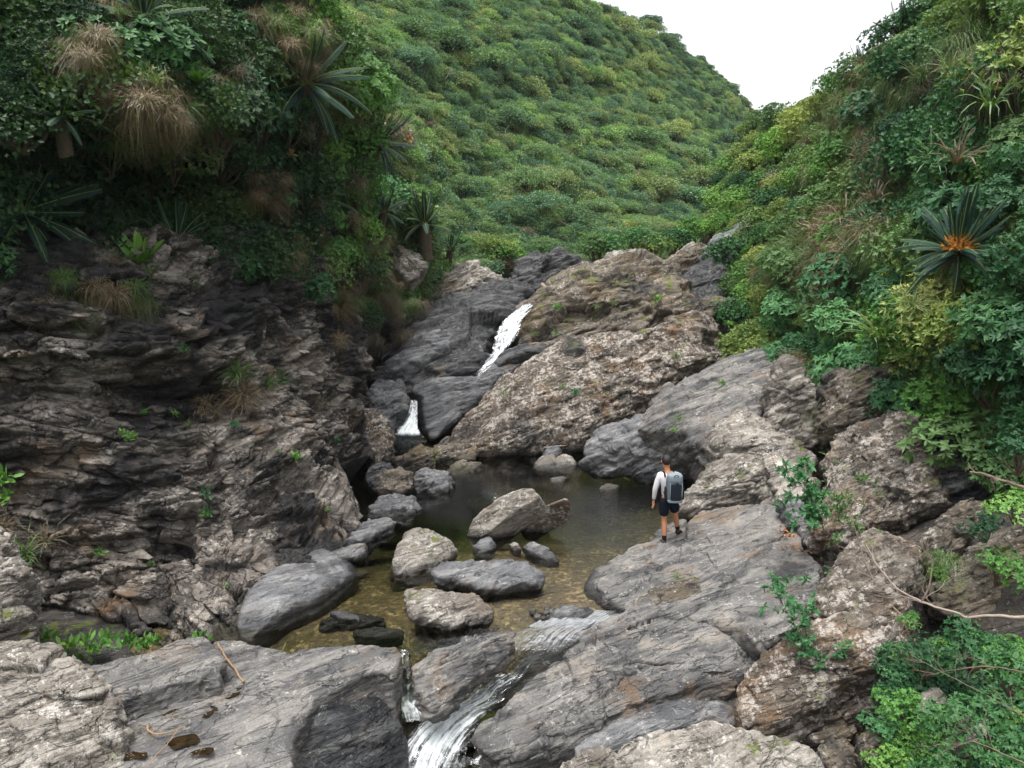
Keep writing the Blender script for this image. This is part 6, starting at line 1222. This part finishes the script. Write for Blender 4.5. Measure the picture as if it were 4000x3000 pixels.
for k, (px, py, Y, s, kd, lb) in enumerate([(3620, 2560, 7.6, .62, 'near_broad', 'dark glossy shrub just below the long bare branch'), (3800, 2520, 7.4, .66, 'near_broad', 'dark shrub under the bare branch nearer the right edge'), (3960, 2600, 7.0, .7, 'near_broad', 'dark shrub filling the right edge under the branch'),
    (3560, 2740, 7.2, .55, 'near_bright', 'fresh green shrub at the tip of the long slanted boulder'), (3720, 2800, 6.7, .6, 'near_broad', 'dark leaved shrub round the squarish pale stone'), (3880, 2820, 6.3, .62, 'near_broad', 'shrub of dark leaves low at the right edge'), (3440, 2820, 7.2, .38, 'near_teal', 'small blue-green shrub above the brown tapering slab'),
    (3480, 2950, 6.9, .42, 'near_bright', 'little fresh green shrub at the bottom edge'), (3700, 2980, 6.3, .5, 'near_broad', 'dark shrub cut by the bottom edge'), (3950, 2980, 5.9, .55, 'near_broad', 'dark shrub in the very bottom right corner'), (3900, 2200, 8.8, .62, 'near_bright', 'bright leafed shrub on the dark boulder at the right edge'),
    (3860, 2050, 9.2, .5, 'near_broad', 'dark shrub between the two rocks at the right edge'), (3970, 1960, 8.8, .6, 'near_bright', 'green shrub above the pale broken branch'), (3990, 1750, 9.2, .7, 'near_broad', 'dark hanging shrub over the black rock at the right edge'), (3680, 2230, 9.0, .3, 'near_bright', 'small yellow-green plant beside the upper lichen boulder'), (3560, 2420, 8.0, .25, 'near_bright', 'small leafy sprig where the bare branch forks')]):
    nearbush(px, py, Y, s, kd, lb, k)
n = 420; r_ = np.random.default_rng(66); px = r_.uniform(3480, 4150, n); py = r_.uniform(2480, 3080, n); p = A(px, py, np.interp(py, [2480, 3080], [7.9, 6.3]) + .2)
gn_scatter('right_bank_undergrowth', p - np.array([0, 0, .3]), r_.uniform(.22, .45, n), ['near_broad', 'near_broad', 'near_teal', 'near_bright'], 9)
put('hanging_green', A(3690, 2180, 8.9), .45, 'fine green grass tuft hanging off the boulder at the right', 'grass', name='grass_tuft', seed=5)
for k, (px, py, z, s, kd, lb) in enumerate([(3010, 1935, .8, 1.3, 'herb', 'bright green herbs in the crack above the hiker\'s ledge'), (2950, 1905, .8, .8, 'herb', 'yellow-green fern beside the pinkish boulder'), (3060, 1985, .75, 1.0, 'herb', 'leafy herbs at the lower end of the crack above the ledge'), (2650, 2262, .36, .9, 'tuft_small', 'small grass tuft on the rock below the hiker\'s slab'),
    (2915, 2175, .55, .7, 'tuft_small', 'tiny grass tuft on the broad slab right of the hiker'), (2740, 2640, -.05, 1.0, 'herb', 'mossy green herbs in the crack of the huge lower slab'), (2680, 2665, -.1, .6, 'herb', 'small herb left of the mossy herbs on the lower slab'), (2630, 2710, -.2, .6, 'herb', 'tiny herb at the lower edge of the huge slab'),
    (1095, 2580, .25, .8, 'tuft_small', 'yellowish grass tuft by the pool on the left ledge'), (480, 2850, .2, .6, 'herb', 'green weed in the corner of the puddled slab'), (930, 2900, .2, .55, 'herb', 'small weed in the middle of the puddled slab'), (480, 2990, .2, .6, 'herb', 'small weed at the bottom edge on the left')]):
    put(kd, G(px, py, z), s, lb, 'grass' if 'tuft' in kd else 'herb', name='grass_tuft' if 'tuft' in kd else 'herb', seed=3100 + k)
for k, (px, py) in enumerate([(180, 2500), (260, 2530), (230, 2570), (340, 2510), (420, 2500), (500, 2515), (560, 2520), (600, 2515), (780, 2505), (290, 2585), (370, 2545)]):
    put('herb', A(px, py, 9.3), 1.5, ['lush green herbs in the cleft under the cliff at the left', 'green herbs between the cliff and the ledge block'][k > 4] + f', {["first", "second", "third", "fourth", "fifth", "sixth", "seventh", "eighth", "ninth", "tenth", "eleventh"][k]} from the left', 'herb', 'herbs in the cleft at the foot of the cliff', 'herb', seed=3200 + k)
# plants rooted in the cliff face
for k, (px, py, s, kd, lb) in enumerate([(915, 1470, .75, 'grass', 'green grass clump standing out half way up the cliff'), (960, 1530, .7, 'hanging', 'dry grass hanging beside the green clump on the cliff'), (1050, 1500, .6, 'grass', 'middle grass tuft of the cliff ledge'), (1140, 1480, .7, 'grass', 'right-hand green tuft on the cliff ledge'), (900, 1560, .5, 'hanging', 'tan roots trailing below the green grass clump on the cliff'),
    (1240, 1570, .4, 'grass_dry', 'small dry tuft near the right edge of the cliff'), (690, 1380, .9, 'herb_teal', 'blue-green herbs above the cave-like hollow'), (900, 1660, .9, 'herb_teal', 'green herbs growing in the hollow\'s right rim'), (640, 1590, .6, 'herb', 'tiny herb at the bottom of the dark hollow'), (760, 1600, .7, 'herb', 'small plants in the hollow of the cliff'), (530, 1700, .9, 'herb', 'pale green herbs on the cliff below the hollow'),
    (500, 1690, .7, 'herb', 'light green weed left of the pale herbs on the cliff'), (1030, 1850, 1.1, 'herb', 'leafy green plant in the pale part of the cliff'), (1350, 1720, 1.3, 'herb_teal', 'bluish green plant at the corner above the boxy hollow'), (1255, 1745, .8, 'herb_teal', 'small plant left of the one above the boxy hollow'), (790, 1930, 1.0, 'herb_teal', 'green weeds in the vertical crack of the cliff'), (800, 2000, .9, 'herb', 'lower weeds in the vertical crack of the cliff'),
    (820, 1985, .8, 'herb_teal', 'weed low on the cliff near the crack'), (30, 1860, 1.6, 'herb', 'leafy green plant at the left edge on the cliff'), (40, 1930, 1.4, 'herb', 'lower leafy plant at the left edge on the cliff'), (400, 2145, .8, 'herb', 'small weed on the lower left of the cliff'), (600, 2180, .8, 'herb', 'small weed on the ledge near the foot of the cliff'), (780, 1650, .5, 'tuft_small', 'wisp of grass under the hollow'),
    (200, 2100, .6, 'grass_dry', 'thin dry grass on the lower left cliff'), (130, 2150, .6, 'grass', 'arching grass above the knobbly boulder'), (40, 2050, .5, 'grass_dry', 'thin grass at the left edge above the knobbly boulder'), (1000, 1800, .5, 'herb', 'speck of green left of the leafy cliff plant'), (1300, 1330, .5, 'hanging', 'dry tuft on the upper right cliff edge'), (880, 2240, .5, 'herb', 'little green weed by the foot of the cliff'), (1220, 2050, .5, 'herb', 'weed under the boxy hollow')]):
    p = on_cliff(px, py) + np.array([.10, -.28, .04]); put(kd, p, s * 1.15, lb, 'grass' if ('grass' in kd or 'hang' in kd or 'tuft' in kd) else 'herb', name='grass_tuft' if ('grass' in kd or 'hang' in kd or 'tuft' in kd) else 'herb', seed=3300 + k, tilt=(.3, -.6, .7))
# plants on the gorge rocks
for k, (px, py, Y, s, kd, lb) in enumerate([(2250, 1535, 21.3, 1.6, 'herb_teal', 'dark green herb in the middle of the massive spotted boulder'), (2200, 1515, 21.5, 1.2, 'tuft_small', 'yellow grass left of the herb on the massive boulder'), (1965, 1540, 21.6, 1.2, 'tuft_small', 'grass tuft on the left flank of the massive boulder'), (2190, 1370, 23.6, 1.4, 'tuft_small', 'grass at the top edge of the massive boulder'), (2180, 1200, 26.2, 1.9, 'herb', 'bright herb on the brown mossy mass'),
    (2170, 1300, 25.8, 1.3, 'herb', 'herb low on the brown mossy mass by the falls'), (2090, 1310, 25.6, 1.2, 'tuft_small', 'grass at the left foot of the brown mossy mass'), (2570, 1170, 26.5, 2.0, 'herb', 'lush herbs in the crack of the brown mossy mass'), (2400, 1190, 26.4, 1.4, 'tuft_small', 'grass on the shelf of the brown mossy mass'), (2330, 1200, 26.4, 1.2, 'tuft_small', 'thin grass on the brown mossy mass'),
    (2640, 1400, 22.5, 1.3, 'tuft_small', 'grass on the right shoulder of the massive boulder'), (2850, 1270, 24.0, 1.8, 'herb', 'herbs hanging at the right end of the massive boulder'), (2600, 1010, 29, 1.5, 'tuft_small', 'grass near the crest of the gorge rocks'), (2400, 1090, 27.8, 1.6, 'tuft_small', 'grass high on the brown mossy mass'), (2650, 1640, 17.0, 1.2, 'tuft_small', 'grass on the banded grey slab'), (2820, 1500, 18.0, 1.0, 'herb', 'small herb on the banded grey slab'), (2630, 1680, 16.9, 1.0, 'herb', 'low herb above the rounded grey boulder')]):
    put(kd, A(px, py, Y), s, lb, 'grass' if 'tuft' in kd else 'herb', name='grass_tuft' if 'tuft' in kd else 'herb', seed=3400 + k, tilt=(0, -.5, 1))
# sticks, puddles and dead leaves on the left slab
branch('fallen_stick', 'knotty brown stick lying across the ledge beside the pool', [G(852, 2516, .42), G(875, 2560, .40), G(915, 2610, .36), G(952, 2668, .30)], .016, .014, 'dry', 0, .2, 9, cat='stick')
branch('fallen_stick', 'curled pale stick among dead leaves on the puddled slab', [G(575, 2835, .34), G(580, 2855, .33), G(610, 2868, .32), G(660, 2860, .32), G(720, 2838, .31)], .013, .005, 'dry', 2, .15, 10, cat='stick', twr=.003)
branch('fallen_stick', 'long thin straw-coloured stick at the bottom of the puddled slab', [G(700, 2850, .33), G(640, 2920, .33), G(590, 2970, .33), G(540, 3050, .33)], .006, .004, 'dry', 0, .2, 11, cat='stick')
branch('log', 'short pale log stuck between black rocks at the head of the falls', [A(2115, 1112, 28.6), A(2140, 1130, 28.4), A(2175, 1152, 28.2)], .10, .07, 'palebark', 0, .2, 12, cat='log')
branch('driftwood', 'grey driftwood stick resting on the trio of rocks in the pool', [G(2125, 1748, .30), G(2170, 1745, .32), G(2230, 1738, .30)], .022, .014, 'palebark', 0, .2, 13, cat='stick')
M['mud'] = water_mat('slab_puddle', (0.5, 0.4, 0.22), 0.02)
def mudbed():
    s = NT('puddle_mud'); n = s.noise(s.pos(), 14, 5, .7); c = s.ramp(n, [(.35, (.008, .006, .004)), (.6, (.03, .019, .009))]); return s.out(s.n('BsdfPrincipled', {'Base Color': c, 'Roughness': .12}).outputs[0])
M['mudbed'] = mudbed()
M['wetstone'] = plain_mat('wet_stone', (.10, .10, .10), .12, .5, .2, 8)
for k, (lb, po, z) in enumerate([('', [(840, 2725), (860, 2700), (900, 2690), (945, 2692), (930, 2715), (880, 2728)], 0), ('', [(760, 2800), (790, 2770), (830, 2755), (855, 2760), (840, 2780), (800, 2802)], 0), ('', [(640, 2905), (680, 2880), (740, 2868), (790, 2885), (760, 2905), (690, 2920)], 0), ('', [(480, 2950), (520, 2935), (575, 2935), (560, 2955), (500, 2965)], 0), ('', [(740, 2945), (780, 2925), (830, 2920), (820, 2945), (770, 2955)], 0), ('', [(640, 2790), (670, 2775), (700, 2775), (680, 2795)], 0), ('', [(1110, 2625), (1140, 2605), (1190, 2600), (1160, 2625), (1125, 2635)], 0), ('', [(2690, 2080), (2720, 2070), (2740, 2078), (2730, 2090), (2700, 2092)], .42)]):
    z = z or .278
    p = G(*crom(np.array(po, float), 30).T, z); p = p + np.stack([.05 * noise(p * 7), .05 * noise(p * 7, 3), 0 * p[:, 0]], -1); me = D.meshes.new('puddle'); me.from_pydata([tuple(q) for q in p], [], [list(range(len(p)))]); me.materials.append(M['mudbed']); me.update(); link('puddle', me, kind='structure')
def litter(name, pts_, n, label, mat, L=.05, spread=.12, seed=0):
    r_ = np.random.default_rng(seed); c = np.repeat(np.array(pts_), n, 0); p = c + r_.normal(size=c.shape) * np.array([spread, spread, .012]); o = r_.normal(size=c.shape) * np.array([1, 1, .25])
    v, f = leaves(p, o, np.array([0, 0, 1.]) + r_.normal(size=c.shape) * .3, L * r_.uniform(.5, 1.2, len(p)), L * .25, two=True); return link(name, mesh(name, v, f, M[mat], smooth=False), label=label, kind='stuff')
litter('leaf_litter', [G(540, 2855, .33), G(560, 2840, .33), G(520, 2945, .33), G(660, 2800, .33), G(700, 2790, .33), G(870, 2708, .33), G(610, 2870, .33), G(800, 2770, .33), G(760, 2935, .33), G(1000, 2770, .33)], 16, 'reddish dead leaves caught in the hollows of the slab', 'g_brown', .035, .07, 1)
litter('leaf_litter', [G(3090, 2090, .75), G(3120, 2150, .7), G(3140, 2200, .65), G(3170, 2260, .6), G(3185, 2310, .55), G(3070, 2060, .78)], 26, 'orange and brown dead leaves filling the gap beside the broad slab', 'orange', .07, .09, 2)
litter('leaf_litter', [G(3300, 2960, -.2), G(3400, 2990, -.1), G(3450, 2920, 0), G(3560, 2960, .1), G(3650, 2880, .4), G(3120, 2900, -.3), G(3000, 2960, -.2), G(2950, 2700, -.5), G(3750, 2900, .4)], 30, 'brown dead leaves under the bottom right shrub', 'g_brown', .06, .22, 3)

# ------------------------------------------------------------------ morning haze in the valley
def haze(x0, x1, y0, y1, z0, z1, dens):
    v = [(x, y, z) for z in (z0, z1) for y in (y0, y1) for x in (x0, x1)]
    f = np.array([[0, 2, 3, 1], [4, 5, 7, 6], [0, 1, 5, 4], [2, 6, 7, 3], [0, 4, 6, 2], [1, 3, 7, 5]])
    s = NT('haze'); pv_ = s.n('VolumePrincipled', {'Color': (.93, .96, 1.0), 'Density': dens, 'Anisotropy': .2}); s.n('OutputMaterial', {'Volume': pv_})
    return link('haze', mesh('haze', np.array(v, float), f, s.m, smooth=False), kind='stuff')
if HAZE: haze(-260, 260, -60, 300, -8, 110, HAZE)

# ------------------------------------------------------------------ labels that still coincide are told apart by their order on the slope
ORD = 'first second third fourth fifth sixth seventh eighth ninth tenth eleventh twelfth thirteenth fourteenth fifteenth sixteenth seventeenth eighteenth nineteenth twentieth twenty-first twenty-second twenty-third twenty-fourth twenty-fifth twenty-sixth twenty-seventh twenty-eighth twenty-ninth thirtieth thirty-first thirty-second thirty-third'.split()
bpy.context.view_layer.update()
by = {}
for o in COL.objects:
    if o.parent is None and o.get('label') and o.get('category') and o.get('category') != 'pebble': by.setdefault(o['label'], []).append(o)
def scr(o):
    d = np.array(o.location) - np.array([0, 0, CAM_H]); w = d @ _f; return 2000 + FPX * d[0] / w, 1500 - FPX * (d @ _u) / w
for lb, os_ in by.items():
    if len(os_) > 1:
        xy = [scr(o) for o in os_]; horiz = np.ptp([q[0] for q in xy]) > np.ptp([q[1] for q in xy])
        for k, i in enumerate(sorted(range(len(os_)), key=lambda i: xy[i][0 if horiz else 1])):
            e = ('leftmost' if horiz else 'topmost') if k == 0 else ('rightmost' if horiz else 'lowest') if k == len(os_) - 1 else (ORD[min(k, 32)] + (' from left' if horiz else ' from top'))
            os_[i]['label'] = lb + ', ' + e
